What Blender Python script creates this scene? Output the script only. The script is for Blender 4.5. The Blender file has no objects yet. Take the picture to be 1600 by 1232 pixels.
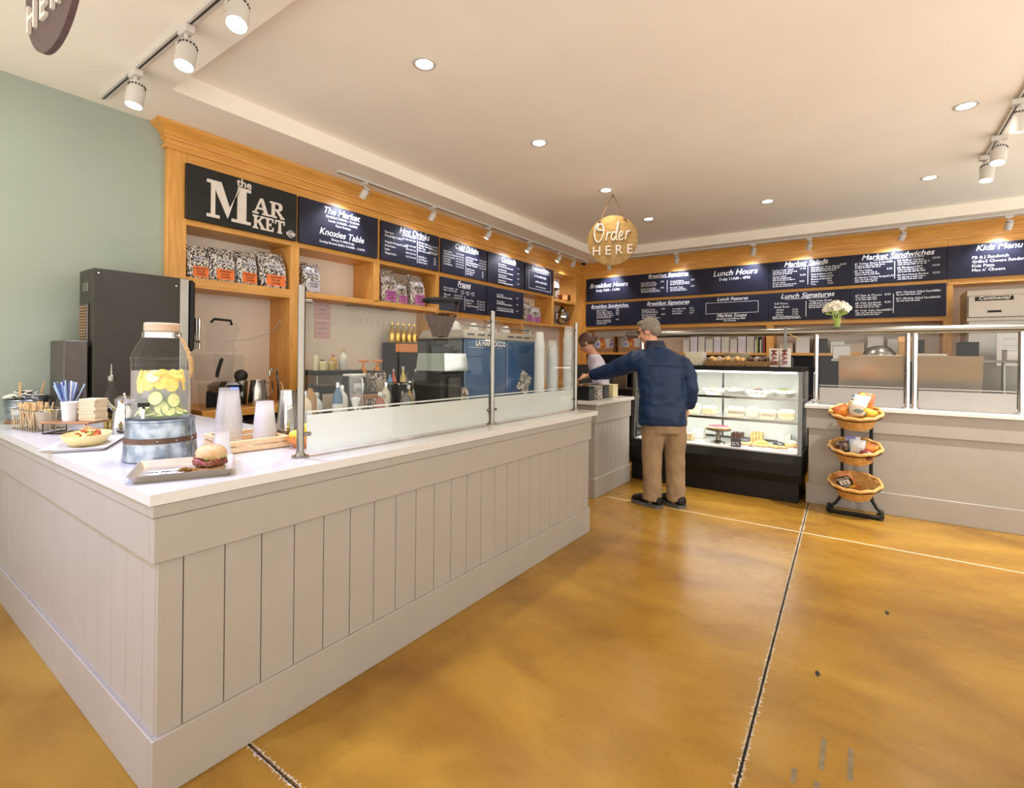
import bpy, math, random
from mathutils import Vector, Matrix
from math import sin, cos, pi, radians, atan2, hypot
random.seed(7)
S = bpy.context.scene
COL = S.collection
# ------------------------------------------------------------ camera
YAW, ROLL = radians(35.244), radians(0.589)
fw = Vector((cos(YAW), sin(YAW), 0)); rt = Vector((sin(YAW), -cos(YAW), 0)); up = Vector((0, 0, 1))
r2 = rt * cos(ROLL) + up * sin(ROLL); u2 = up * cos(ROLL) - rt * sin(ROLL)
cd = bpy.data.cameras.new('camera'); cam = bpy.data.objects.new('camera', cd); COL.objects.link(cam)
cd.sensor_fit = 'HORIZONTAL'; cd.sensor_width = 36; cd.lens = 774.12 * 36 / 1600
cd.shift_y = -(616 - 558.75) / 1600; cd.clip_start = 0.02
cam.matrix_world = Matrix(((r2.x, u2.x, -fw.x, 0), (r2.y, u2.y, -fw.y, 0), (r2.z, u2.z, -fw.z, 1.40), (0, 0, 0, 1)))
S.camera = cam
# ------------------------------------------------------------ world, exposure
W = bpy.data.worlds.new('shop_ambient'); S.world = W; W.use_nodes = True
W.node_tree.nodes['Background'].inputs[0].default_value = (1.0, 0.925, 0.83, 1)
W.node_tree.nodes['Background'].inputs[1].default_value = 1.55
S.view_settings.view_transform = 'Standard'; S.view_settings.look = 'None'
S.view_settings.gamma = 1; S.view_settings.exposure = 0.78; S.view_settings.use_curve_mapping = False
S.cycles.use_denoising = True
S.cycles.max_bounces = 8; S.cycles.transparent_max_bounces = 48
S.cycles.caustics_reflective = False; S.cycles.caustics_refractive = False
S.cycles.sample_clamp_indirect = 4.0
WARM = (1.0, 0.86, 0.68); COOL = (0.78, 0.82, 1.0); NEUT = (1.0, 0.94, 0.86)
CAN_W, TRACK_W, WASH_W = 48, 60, 15
def spot(name, loc, target, w, col, ang=70, blend=.8, size=.05):
    l = bpy.data.lights.new(name, 'SPOT'); l.energy = w; l.color = col; l.spot_size = radians(ang); l.spot_blend = blend; l.shadow_soft_size = size
    o = bpy.data.objects.new(name, l); COL.objects.link(o); o.location = loc
    o.rotation_euler = (Vector(target) - Vector(loc)).to_track_quat('-Z', 'Y').to_euler()
    return o
def area(name, loc, target, w, col, sx, sy):
    l = bpy.data.lights.new(name, 'AREA'); l.energy = w; l.color = col; l.shape = 'RECTANGLE'; l.size = sx; l.size_y = sy
    o = bpy.data.objects.new(name, l); COL.objects.link(o); o.location = loc
    o.rotation_euler = (Vector(target) - Vector(loc)).to_track_quat('-Z', 'Y').to_euler()
    return o
# ------------------------------------------------------------ materials
MATS = {}
def pm(name, col, rough=.5, metal=0., noise=.06, scale=14., bump=0., bscale=60., stretch=None, col2=None, emit=0., coat=0., trans=0., sss=0., detail=4., thr=None, spec=None):
    if name in MATS: return MATS[name]
    m = bpy.data.materials.new(name); m.use_nodes = True; nt = m.node_tree; N = nt.nodes; L = nt.links
    b = N['Principled BSDF']; b.inputs['Roughness'].default_value = rough; b.inputs['Metallic'].default_value = metal
    if spec is not None: b.inputs['Specular IOR Level'].default_value = spec
    if coat: b.inputs['Coat Weight'].default_value = coat; b.inputs['Coat Roughness'].default_value = .08
    if trans: b.inputs['Transmission Weight'].default_value = trans
    if sss: b.inputs['Subsurface Weight'].default_value = sss; b.inputs['Subsurface Radius'].default_value = (.02, .008, .004); b.inputs['Subsurface Scale'].default_value = .3
    tc = N.new('ShaderNodeTexCoord'); mp = N.new('ShaderNodeMapping'); L.new(tc.outputs['Object'], mp.inputs[0])
    if stretch: mp.inputs['Scale'].default_value = stretch
    nz = N.new('ShaderNodeTexNoise'); nz.inputs['Scale'].default_value = scale; nz.inputs['Detail'].default_value = detail; L.new(mp.outputs[0], nz.inputs['Vector'])
    rp = N.new('ShaderNodeValToRGB'); L.new(nz.outputs['Fac'], rp.inputs[0])
    a = [max(0, c * (1 - noise)) for c in col]; c2 = col2 or [min(1, c * (1 + noise)) for c in col]
    lo, hi = thr or (.35, .65)
    rp.color_ramp.elements[0].position = lo; rp.color_ramp.elements[1].position = hi
    rp.color_ramp.elements[0].color = (*(col if col2 else a), 1); rp.color_ramp.elements[1].color = (*c2, 1)
    L.new(rp.outputs[0], b.inputs['Base Color'])
    if emit:
        L.new(rp.outputs[0], b.inputs['Emission Color']); b.inputs['Emission Strength'].default_value = emit
    if bump:
        n2 = N.new('ShaderNodeTexNoise'); n2.inputs['Scale'].default_value = bscale; n2.inputs['Detail'].default_value = 4; L.new(mp.outputs[0], n2.inputs['Vector'])
        bp = N.new('ShaderNodeBump'); bp.inputs['Strength'].default_value = bump; bp.inputs['Distance'].default_value = .01
        L.new(n2.outputs['Fac'], bp.inputs['Height']); L.new(bp.outputs[0], b.inputs['Normal'])
    MATS[name] = m; return m
def glassy(name, tint=(1, 1, 1), gloss=.55, rough=.0, haze=0., hazecol=(.9, .92, .92), thru=.5):
    """clear thin sheet or vessel: transparent with Fresnel reflection, optional milky film"""
    if name in MATS: return MATS[name]
    m = bpy.data.materials.new(name); m.use_nodes = True; nt = m.node_tree; N = nt.nodes; L = nt.links
    N.remove(N['Principled BSDF']); out = N['Material Output']
    tr = N.new('ShaderNodeBsdfTransparent'); tr.inputs[0].default_value = (*tint, 1)
    gl = N.new('ShaderNodeBsdfGlossy'); gl.inputs['Roughness'].default_value = rough
    lw = N.new('ShaderNodeLayerWeight'); lw.inputs[0].default_value = .5; fr = N.new('ShaderNodeMath'); fr.operation = 'POWER'; fr.inputs[1].default_value = 4.0; L.new(lw.outputs['Facing'], fr.inputs[0])
    mu = N.new('ShaderNodeMath'); mu.operation = 'MULTIPLY_ADD'; mu.inputs[1].default_value = gloss; mu.inputs[2].default_value = .014; mu.use_clamp = True; L.new(fr.outputs[0], mu.inputs[0])
    mx = N.new('ShaderNodeMixShader'); L.new(mu.outputs[0], mx.inputs[0]); L.new(tr.outputs[0], mx.inputs[1]); L.new(gl.outputs[0], mx.inputs[2])
    last = mx
    if haze:
        df = N.new('ShaderNodeBsdfDiffuse'); df.inputs[0].default_value = (*hazecol, 1)
        tl = N.new('ShaderNodeBsdfTranslucent'); tl.inputs[0].default_value = (*hazecol, 1)
        h = N.new('ShaderNodeMixShader'); h.inputs[0].default_value = thru; L.new(df.outputs[0], h.inputs[1]); L.new(tl.outputs[0], h.inputs[2])
        nz = N.new('ShaderNodeTexNoise'); nz.inputs['Scale'].default_value = 4
        mr = N.new('ShaderNodeMapRange'); mr.inputs[3].default_value = haze * .95; mr.inputs[4].default_value = min(1, haze * 1.05); L.new(nz.outputs['Fac'], mr.inputs[0])
        m2 = N.new('ShaderNodeMixShader'); L.new(mr.outputs[0], m2.inputs[0]); L.new(mx.outputs[0], m2.inputs[1]); L.new(h.outputs[0], m2.inputs[2]); last = m2
    L.new(last.outputs[0], out.inputs[0]); MATS[name] = m; return m
def spotted(name, cols, scale, rough=.4, vor=True, stretch=None):
    """crinkled print of a few flat colours"""
    if name in MATS: return MATS[name]
    m = bpy.data.materials.new(name); m.use_nodes = True; nt = m.node_tree; N = nt.nodes; L = nt.links; b = N['Principled BSDF']; b.inputs['Roughness'].default_value = rough
    tc = N.new('ShaderNodeTexCoord'); mp = N.new('ShaderNodeMapping'); L.new(tc.outputs['Object'], mp.inputs[0])
    if stretch: mp.inputs['Scale'].default_value = stretch
    nz = N.new('ShaderNodeTexNoise'); nz.inputs['Scale'].default_value = scale * .6; nz.inputs['Distortion'].default_value = 2.5; L.new(mp.outputs[0], nz.inputs['Vector'])
    v = N.new('ShaderNodeTexVoronoi'); v.inputs['Scale'].default_value = scale; L.new(mp.outputs[0], v.inputs['Vector'])
    src = v.outputs['Color'] if vor else nz.outputs['Fac']
    rp = N.new('ShaderNodeValToRGB'); rp.color_ramp.interpolation = 'CONSTANT'; L.new(src, rp.inputs[0])
    e = rp.color_ramp.elements; n = len(cols)
    for i, c in enumerate(cols):
        pos = (i / n) if vor else .34 + .32 * i / n
        el = e[0] if i == 0 else (e[1] if i == 1 else e.new(pos)); el.position = 0 if i == 0 else pos; el.color = (*c, 1)
    L.new(rp.outputs[0], b.inputs['Base Color']); MATS[name] = m; return m
# woods
def wood(name, a, b_, rough=.38, stretch=(1.2, 14, 14)):
    return pm(name, a, rough, 0, 0, 3.2, .05, 40, stretch, b_, detail=6, thr=(.3, .75))
WX = wood('honey_wood_lengthwise', (.58, .262, .046), (.74, .385, .092))
WY = wood('honey_wood_crosswise', (.58, .262, .046), (.74, .385, .092), stretch=(14, 1.2, 14))
WZ = wood('honey_wood_upright', (.58, .262, .046), (.74, .385, .092), stretch=(14, 14, 1.2))
PINE = wood('pale_pine', (.72, .50, .27), (.82, .62, .38), .5, (14, 2, 14))
WALN = wood('brown_wood', (.26, .12, .05), (.40, .21, .09), .5, (3, 14, 14))
PALEW = wood('pale_lid_wood', (.48, .33, .21), (.60, .44, .30), .5, (3, 3, 14))
WHITEP = pm('white_painted_wood', (.330, .302, .272), .42, noise=.02, scale=5, bump=.01)
QUARTZ = pm('white_quartz', (.58, .57, .56), .22, noise=.025, scale=60)
GREENW = pm('sage_green_paint', (.318, .374, .310), .5, noise=.02, scale=3, bump=.03, bscale=200)
PLAST = pm('cream_plaster', (.80, .71, .61), .6, noise=.02, scale=4, bump=.02, bscale=160)
CEILM = pm('cream_ceiling_paint', (.93, .87, .78), .7, noise=.015, scale=2, bump=.015, bscale=180)
SOFF = pm('soffit_paint', (.90, .84, .745), .7, noise=.015, scale=2)
BOARD = pm('chalkboard_black', (.018, .019, .036), .45, noise=.2, scale=6, spec=.22)
SIGNB = pm('charcoal_sign_panel', (.022, .022, .020), .5, noise=.15, scale=6, spec=.2)
CHALK = pm('chalk_white', (.86, .87, .90), .7, noise=.04, scale=60)
CREAML = pm('cream_letter_paint', (.72, .66, .60), .6, noise=.04, scale=30)
STEEL = pm('brushed_steel', (.26, .245, .22), .26, 1, .06, 4, .02, 300)
CHROME = pm('chrome', (.50, .49, .48), .07, 1, .02)
DSTEEL = pm('dark_steel', (.14, .135, .13), .3, 1, .06)
GALV = pm('galvanised_steel', (.20, .25, .31), .34, .85, 0, 26, .03, 30, None, (.36, .41, .47), thr=(.4, .6))
BLACK = pm('black_plastic', (.009, .009, .010), .38, noise=.15, spec=.25)
BLACKM = pm('black_powder_coat', (.008, .0072, .0065), .45, noise=.15, spec=.22)
CHAR = pm('charcoal_metal', (.042, .038, .031), .42, .0, .05, 6, spec=.2)
WHITE = pm('white_plastic', (.60, .59, .58), .4, noise=.02)
PAPER = pm('white_paper', (.62, .61, .595), .7, noise=.02)
LAMPW = pm('lamp_white_metal', (.60, .57, .53), .45, noise=.02)
RUBB = pm('black_rubber', (.012, .012, .012), .8, noise=.2)
GLASS = glassy('clear_glass')
GLASSB = glassy('cool_clear_glass', (.95, .975, .975), .35)
FROST = glassy('frosted_film', (1, 1, 1), .4, .25, .95, (.93, .93, .91), .72)
CUPM = glassy('clear_plastic_cup', (1, 1, 1), .35, .04, .13, (.97, .97, .98))
WATER = glassy('water', (.985, .99, .985), .1, .0, .17, (.90, .90, .86))
WARML = pm('lamp_glow_warm', (1, .93, .80), .5, noise=.0, emit=18)
COOLL = pm('lamp_glow_cool', (.95, .96, 1), .5, noise=.0, emit=18)
# ------------------------------------------------------------ mesh builder
class MB:
    def __init__(s): s.v = []; s.f = []; s.m = []; s.cm = 0
    def add(s, vs, fs):
        o = len(s.v); s.v += [tuple(p) for p in vs]; s.f += [tuple(i + o for i in f) for f in fs]; s.m += [s.cm] * len(fs); return s
    def use(s, i): s.cm = i; return s
    def box(s, x0, y0, z0, x1, y1, z1):
        x0, x1 = min(x0, x1), max(x0, x1); y0, y1 = min(y0, y1), max(y0, y1); z0, z1 = min(z0, z1), max(z0, z1)
        return s.add([(x0, y0, z0), (x1, y0, z0), (x1, y1, z0), (x0, y1, z0), (x0, y0, z1), (x1, y0, z1), (x1, y1, z1), (x0, y1, z1)],
                     [(0, 3, 2, 1), (4, 5, 6, 7), (0, 1, 5, 4), (1, 2, 6, 5), (2, 3, 7, 6), (3, 0, 4, 7)])
    def obox(s, c, size, rz=0, rx=0, ry=0):
        M = Matrix.Translation(c) @ Matrix.Rotation(rz, 4, 'Z') @ Matrix.Rotation(ry, 4, 'Y') @ Matrix.Rotation(rx, 4, 'X')
        t = MB().box(-size[0] / 2, -size[1] / 2, -size[2] / 2, size[0] / 2, size[1] / 2, size[2] / 2)
        return s.add([M @ Vector(p) for p in t.v], t.f)
    def rbox(s, x0, y0, z0, x1, y1, z1, b=.01):
        """box with chamfered edges"""
        cx, cy, cz = (x0 + x1) / 2, (y0 + y1) / 2, (z0 + z1) / 2; hx, hy, hz = abs(x1 - x0) / 2, abs(y1 - y0) / 2, abs(z1 - z0) / 2
        b = min(b, hx * .9, hy * .9, hz * .9); rings = []
        def ring(ix, z):
            ax, ay = hx - ix, hy - ix
            k = max(b - ix * .0, 1e-4)
            return [(cx - ax + k, cy - ay, z), (cx + ax - k, cy - ay, z), (cx + ax, cy - ay + k, z), (cx + ax, cy + ay - k, z), (cx + ax - k, cy + ay, z), (cx - ax + k, cy + ay, z), (cx - ax, cy + ay - k, z), (cx - ax, cy - ay + k, z)]
        rs = [ring(b, cz - hz), ring(0, cz - hz + b), ring(0, cz + hz - b), ring(b, cz + hz)]
        vs = sum(rs, []); fs = [tuple(range(7, -1, -1)), tuple(range(24, 32))]
        for k in range(3):
            for i in range(8):
                j = (i + 1) % 8; fs.append((k * 8 + i, k * 8 + j, k * 8 + 8 + j, k * 8 + 8 + i))
        return s.add(vs, fs)
    def cyl(s, p0, p1, r0, r1=None, n=16, caps=True):
        r1 = r0 if r1 is None else r1; p0 = Vector(p0); p1 = Vector(p1); d = (p1 - p0).normalized()
        a = d.orthogonal().normalized(); b = d.cross(a); vs = []
        for p, r in ((p0, r0), (p1, r1)):
            vs += [p + (a * cos(2 * pi * i / n) + b * sin(2 * pi * i / n)) * r for i in range(n)]
        fs = [(i, (i + 1) % n, n + (i + 1) % n, n + i) for i in range(n)]
        if caps: fs += [tuple(range(n - 1, -1, -1)), tuple(range(n, 2 * n))]
        return s.add(vs, fs)
    def lathe(s, prof, c=(0, 0, 0), n=24, sx=1, sy=1, M=None, a0=0, a1=2 * pi):
        full = abs(a1 - a0 - 2 * pi) < 1e-6; k = n if full else n + 1; vs = []; fs = []
        for r, z in prof:
            for i in range(k):
                a = a0 + (a1 - a0) * i / n; p = Vector((max(r, 1e-5) * cos(a) * sx, max(r, 1e-5) * sin(a) * sy, z))
                p = (M @ p) if M else p
                vs.append((p[0] + c[0], p[1] + c[1], p[2] + c[2]))
        for j in range(len(prof) - 1):
            for i in range(n):
                i2 = (i + 1) % k; fs.append((j * k + i, j * k + i2, (j + 1) * k + i2, (j + 1) * k + i))
        return s.add(vs, fs)
    def tube(s, pts, r, n=8, closed=False, caps=True):
        P_ = [Vector(p) for p in pts]; m = len(P_); vs = []; a = None
        for i in range(m):
            if closed: d = (P_[(i + 1) % m] - P_[i - 1]).normalized()
            else: d = (P_[min(i + 1, m - 1)] - P_[max(i - 1, 0)]).normalized()
            if a is None: a = d.orthogonal().normalized()
            else:
                a = a - d * a.dot(d); a = a.normalized() if a.length > 1e-6 else d.orthogonal().normalized()
            b = d.cross(a); rr = r[i] if isinstance(r, (list, tuple)) else r
            vs += [P_[i] + (a * cos(2 * pi * k / n) + b * sin(2 * pi * k / n)) * rr for k in range(n)]
        fs = []
        for i in range(m if closed else m - 1):
            o, q = i * n, ((i + 1) % m) * n
            for k in range(n): fs.append((o + k, o + (k + 1) % n, q + (k + 1) % n, q + k))
        if caps and not closed: fs += [tuple(range(n - 1, -1, -1)), tuple(range((m - 1) * n, m * n))]
        return s.add(vs, fs)
    def sph(s, c, r, nu=14, nv=8, M=None):
        r = (r, r, r) if not isinstance(r, (tuple, list)) else r; vs = []; fs = []
        for j in range(nv + 1):
            t = pi * j / nv
            for i in range(nu):
                a = 2 * pi * i / nu; e = 1e-4
                p = Vector((r[0] * max(sin(t), e) * cos(a), r[1] * max(sin(t), e) * sin(a), -r[2] * cos(t)))
                p = (M @ p) if M else p; vs.append((c[0] + p[0], c[1] + p[1], c[2] + p[2]))
        for j in range(nv):
            for i in range(nu): fs.append((j * nu + i, j * nu + (i + 1) % nu, (j + 1) * nu + (i + 1) % nu, (j + 1) * nu + i))
        return s.add(vs, fs)
    def prism(s, poly, fn, t):
        """2D polygon (u, v) extruded by t; fn(u, v, w) -> point"""
        n = len(poly); vs = [fn(u, v, 0) for u, v in poly] + [fn(u, v, t) for u, v in poly]
        return s.add(vs, [tuple(range(n)), tuple(range(2 * n - 1, n - 1, -1))] + [(i, n + i, n + (i + 1) % n, (i + 1) % n) for i in range(n)])
    def loft(s, rings, caps=True):
        n = len(rings[0]); vs = sum([[tuple(p) for p in r] for r in rings], []); fs = []
        for j in range(len(rings) - 1):
            for i in range(n): fs.append((j * n + i, j * n + (i + 1) % n, (j + 1) * n + (i + 1) % n, (j + 1) * n + i))
        if caps: fs += [tuple(range(n - 1, -1, -1)), tuple(range((len(rings) - 1) * n, len(rings) * n))]
        return s.add(vs, fs)
    def jitter(s, a):
        s.v = [(x + random.uniform(-a, a), y + random.uniform(-a, a), z + random.uniform(-a, a)) for x, y, z in s.v]; return s
    def build(s, name, mats, parent=None, smooth=True, world=True, ang=35, flip=False):
        mats = mats if isinstance(mats, (list, tuple)) else [mats]
        me = bpy.data.meshes.new(name); off = Vector(parent.location) if (parent is not None and world) else Vector((0, 0, 0))
        o = parent
        if parent is not None and world and parent.parent is not None: off = off + Vector(parent.parent.location)
        rot = parent.rotation_euler.z if (parent is not None and world) else 0
        if rot and world: R_ = Matrix.Rotation(-rot, 3, 'Z'); vs = [R_ @ (Vector(p) - off) for p in s.v]
        else: vs = [Vector(p) - off for p in s.v]
        me.from_pydata([tuple(p) for p in vs], [], s.f)
        for m in mats: me.materials.append(m)
        if len(mats) > 1: me.polygons.foreach_set('material_index', s.m)
        import bmesh
        b = bmesh.new(); b.from_mesh(me); bmesh.ops.recalc_face_normals(b, faces=b.faces); b.to_mesh(me); b.free()
        if smooth:
            me.polygons.foreach_set('use_smooth', [True] * len(me.polygons)); me.set_sharp_from_angle(angle=radians(ang))
        me.update()
        o = bpy.data.objects.new(name, me); COL.objects.link(o)
        if parent is not None: o.parent = parent
        return o
def tag(o, label=None, cat=None, group=None, kind=None):
    if label: o['label'] = label
    if cat: o['category'] = cat
    if group: o['group'] = group
    if kind: o['kind'] = kind
    return o
def thing(name, label, cat, loc=(0, 0, 0), rz=0, group=None):
    o = bpy.data.objects.new(name, None); o.empty_display_size = .05; COL.objects.link(o); o.location = loc; o.rotation_euler = (0, 0, rz)
    return tag(o, label, cat, group)
def copy_tree(o, loc=None, rz=None, parent=None):
    c = o.copy(); COL.objects.link(c); c.parent = parent
    if loc is not None: c.location = loc
    if rz is not None: c.rotation_euler = (0, 0, rz)
    for ch in o.children: copy_tree(ch, parent=c)
    return c
def struct(o): o['kind'] = 'structure'; return o
# lettering --------------------------------------------------
_GC = {}
def glyphs(t, size, shear=0., bold=0., align='LEFT', res=2):
    k = (t, shear, bold, align, res)
    if k not in _GC:
        c = bpy.data.curves.new('txt', 'FONT'); c.body = t; c.size = 1; c.shear = shear; c.offset = bold; c.align_x = align; c.resolution_u = res; c.fill_mode = 'FRONT'
        o = bpy.data.objects.new('txt', c); me = bpy.data.meshes.new_from_object(o)
        _GC[k] = ([(v.co.x, v.co.y) for v in me.vertices], [tuple(p.vertices) for p in me.polygons])
        bpy.data.objects.remove(o); bpy.data.curves.remove(c); bpy.data.meshes.remove(me)
    v, f = _GC[k]; return [(x * size, y * size) for x, y in v], f
def put_text(mb, t, u, v, size, fn, w=0., shear=0., bold=0., align='LEFT', res=2, rot=0.):
    vs, fs = glyphs(t, size, shear, bold, align, res); ca, sa = cos(rot), sin(rot)
    return mb.add([fn(u + x * ca - y * sa, v + x * sa + y * ca, w) for x, y in vs], fs)
def put_rect(mb, u0, v0, u1, v1, fn, w=0.): return mb.add([fn(u0, v0, w), fn(u1, v0, w), fn(u1, v1, w), fn(u0, v1, w)], [(0, 1, 2, 3)])
def put_words(mb, u, v, width, h, fn, w=0.):
    """a line of print too small to read: word-long strokes of uneven height"""
    x = u
    while x < u + width - .012:
        l = min(random.uniform(.018, .055), u + width - x); k = x
        while k < x + l:
            d = random.uniform(.005, .008); put_rect(mb, k, v, min(k + d, x + l), v + h * random.uniform(.55, 1), fn, w); k += d + .0018
        x += l + .010
def person_remesh(mb, name, mats, parent, voxel=.012, smooth_it=4, world=True, fold=0., ff=(7, 7, 3)):
    """welds overlapping lofts into one continuous skin"""
    t = bpy.data.meshes.new('tmp'); t.from_pydata([tuple(p) for p in mb.v], [], mb.f)
    import bmesh
    b = bmesh.new(); b.from_mesh(t); bmesh.ops.recalc_face_normals(b, faces=b.faces); b.to_mesh(t); b.free()
    o = bpy.data.objects.new('tmp', t); COL.objects.link(o)
    r = o.modifiers.new('r', 'REMESH'); r.mode = 'VOXEL'; r.voxel_size = voxel
    sm = o.modifiers.new('s', 'SMOOTH'); sm.factor = .5; sm.iterations = smooth_it
    dg = bpy.context.evaluated_depsgraph_get(); me = bpy.data.meshes.new_from_object(o.evaluated_get(dg))
    bpy.data.objects.remove(o); bpy.data.meshes.remove(t)
    out = MB(); out.v = [tuple(v.co) for v in me.vertices]; out.f = [tuple(p.vertices) for p in me.polygons]; out.m = [0] * len(out.f)
    if fold:
        from mathutils import noise as nz_
        nv = []
        for v in me.vertices:
            p = Vector(v.co); q = Vector((p.x * ff[0], p.y * ff[1], p.z * ff[2])); d = nz_.noise(q) + .5 * nz_.noise(q * 2.3)
            d = (1 - abs(d) * 2.2); nv.append(tuple(p + Vector(v.normal) * fold * d))
        out.v = nv
    bpy.data.meshes.remove(me)
    return out.build(name, mats, parent, True, world, 80)
# ============================================================ the setting
def floor_material():
    m = bpy.data.materials.new('stained_concrete'); m.use_nodes = True; nt = m.node_tree; N = nt.nodes; L = nt.links; b = N['Principled BSDF']
    tc = N.new('ShaderNodeTexCoord'); mp = N.new('ShaderNodeMapping'); L.new(tc.outputs['Object'], mp.inputs[0]); mp.inputs['Scale'].default_value = (1.6, .8, 1)
    def noise(sc, det, dist=0):
        n = N.new('ShaderNodeTexNoise'); n.inputs['Scale'].default_value = sc; n.inputs['Detail'].default_value = det; n.inputs['Distortion'].default_value = dist; L.new(mp.outputs[0], n.inputs['Vector']); return n.outputs['Fac']
    def ramp(src, stops):
        r = N.new('ShaderNodeValToRGB'); L.new(src, r.inputs[0]); e = r.color_ramp.elements
        for i, (p, c) in enumerate(stops):
            x = e[i] if i < 2 else e.new(p); x.position = p; x.color = (*c, 1)
        return r.outputs[0]
    base = ramp(noise(1.3, 8, .8), [(.22, (.225, .104, .014)), (.78, (.405, .238, .034)), (.5, (.32, .172, .022))])
    tone = ramp(noise(2.6, 6, .8), [(.25, (.70, .64, .58)), (.60, (1.0, 1.0, 1.0))])
    mx = N.new('ShaderNodeMix'); mx.data_type = 'RGBA'; mx.blend_type = 'MULTIPLY'; mx.inputs[0].default_value = .75; L.new(base, mx.inputs[6]); L.new(tone, mx.inputs[7])
    spk = ramp(noise(60, 3), [(.27, (.30, .26, .22)), (.36, (1, 1, 1))])
    m2 = N.new('ShaderNodeMix'); m2.data_type = 'RGBA'; m2.blend_type = 'MULTIPLY'; m2.inputs[0].default_value = .5; L.new(mx.outputs[2], m2.inputs[6]); L.new(spk, m2.inputs[7])
    L.new(m2.outputs[2], b.inputs['Base Color']); b.inputs['Specular IOR Level'].default_value = .36
    r = N.new('ShaderNodeMapRange'); r.inputs[3].default_value = .20; r.inputs[4].default_value = .34; L.new(noise(5, 6), r.inputs[0]); L.new(r.outputs[0], b.inputs['Roughness'])
    bp = N.new('ShaderNodeBump'); bp.inputs['Strength'].default_value = .06; bp.inputs['Distance'].default_value = .01; L.new(noise(18, 5), bp.inputs['Height']); L.new(bp.outputs[0], b.inputs['Normal'])
    return m
FLOOR = floor_material()
JOINT = pm('dark_joint_filler', (.03, .03, .03), .9, noise=.3)
CHIP = pm('chipped_concrete', (.62, .53, .42), .9, noise=.15, scale=90)
def jy(x): return .413 + (x - 5.516) * .0234
fl = struct(MB().box(-1.2, -2.6, -.12, 9.0, 5, -.006).build('floor', JOINT, smooth=False))
XS = [-1.2, .916, 4.66, 9.0]
for i in range(3):
    g0 = .0 if i == 0 else (.004 if i == 1 else .0022); g1 = .004 if i == 0 else (.0022 if i == 1 else 0)
    x0, x1 = XS[i] + g0, XS[i + 1] - g1
    for lo in (True, False):
        q = [(x0, -2.6), (x1, -2.6), (x1, jy(x1) - .004), (x0, jy(x0) - .004)] if lo else [(x0, jy(x0) + .004), (x1, jy(x1) + .004), (x1, 5), (x0, 5)]
        MB().prism(q, lambda u, v, w: (u, v, -.02 + w), .02).build('slab', FLOOR, fl, smooth=False)
def chips(name, pts, d, deep, n):
    mb = MB(); d = Vector(d)
    nrm = Vector((-d.y, d.x, 0))
    for sgn in (-1, 1):
        x = 0; Lg = pts[1]
        while x < Lg:
            w = random.uniform(.004, .014); h = random.choice((.006, .007, .009, .012, deep)) * random.uniform(.6, 1)
            a = Vector(pts[0]) + d * x + nrm * sgn * n
            mb.add([a + Vector((0, 0, .0006)), a + d * w + Vector((0, 0, .0006)), a + d * (w * random.uniform(.3, .7)) + nrm * sgn * h + Vector((0, 0, .0006))], [(0, 1, 2)])
            x += w * random.uniform(.3, .7)
    return tag(mb.build(name, CHIP, fl, smooth=False), kind='stuff')
dj = Vector((1, .0234, 0)).normalized()
chips('joint_chips', ((1.2, jy(1.2), 0), 4.35), dj, .020, .004)
chips('joint_chips', ((.916, -.5, 0), 2.3), (0, 1, 0), .018, .004)
lf = MB().box(4.653, -2.6, -.0055, 4.667, 2.1, .0006); lf.build('joint_line', CHIP, fl, smooth=False)
TAPE = pm('grey_tape_residue', (.20, .15, .09), .7, noise=.2, scale=40)
for (x, y, l, r) in ((2.087, .103, .17, .0), (2.09, .021, .17, .0), (1.92, .176, .07, .0), (1.91, .11, .05, .0)):
    if l: MB().obox((x, y, .0006), (l, .016, .0008), r).build('tape_mark', TAPE, fl, smooth=False)
def scrap(x, y, r, label):
    mb = MB(); mb.add([(x - .025, y, .001), (x, y - .012, .006), (x + .028, y + .004, .002), (x + .005, y + .010, .004)], [(0, 1, 2, 3)]); mb.add([(x - .025, y, .0012), (x + .03, y - .002, .0012), (x + .03, y, .003)], [(0, 1, 2)])
    tag(mb.build('leaf_scrap', BLACK, smooth=False), label, 'scrap')
scrap(2.60, .151, 0, 'small dark leaf scrap on the floor nearer the tape residue marks')
scrap(3.455, -.125, 0, 'tiny dark scrap on the floor further from the tape residue marks')
# walls
struct(MB().box(-1.2, 4.455, 0, 1.60, 4.60, 3.18).build('wall_left', GREENW, smooth=False))
struct(MB().box(1.60, 4.755, 0, 9.0, 4.90, 3.18).build('wall_left', PLAST, smooth=False))
struct(MB().box(8.9, -2.6, 0, 9.05, 4.755, 3.18).build('wall_back', PLAST, smooth=False))
ce = struct(MB().box(1.39, -5, 3.32, 8.06, 3.81, 3.45).build('ceiling', CEILM, smooth=False))
for bx_ in ((-3, 3.81, 3.18, 9.05, 4.9, 3.45), (-3, -5, 3.18, 1.39, 3.81, 3.45), (8.06, -5, 3.18, 9.05, 3.81, 3.45)):
    MB().box(*bx_).build('soffit', SOFF, ce, smooth=False)
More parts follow.
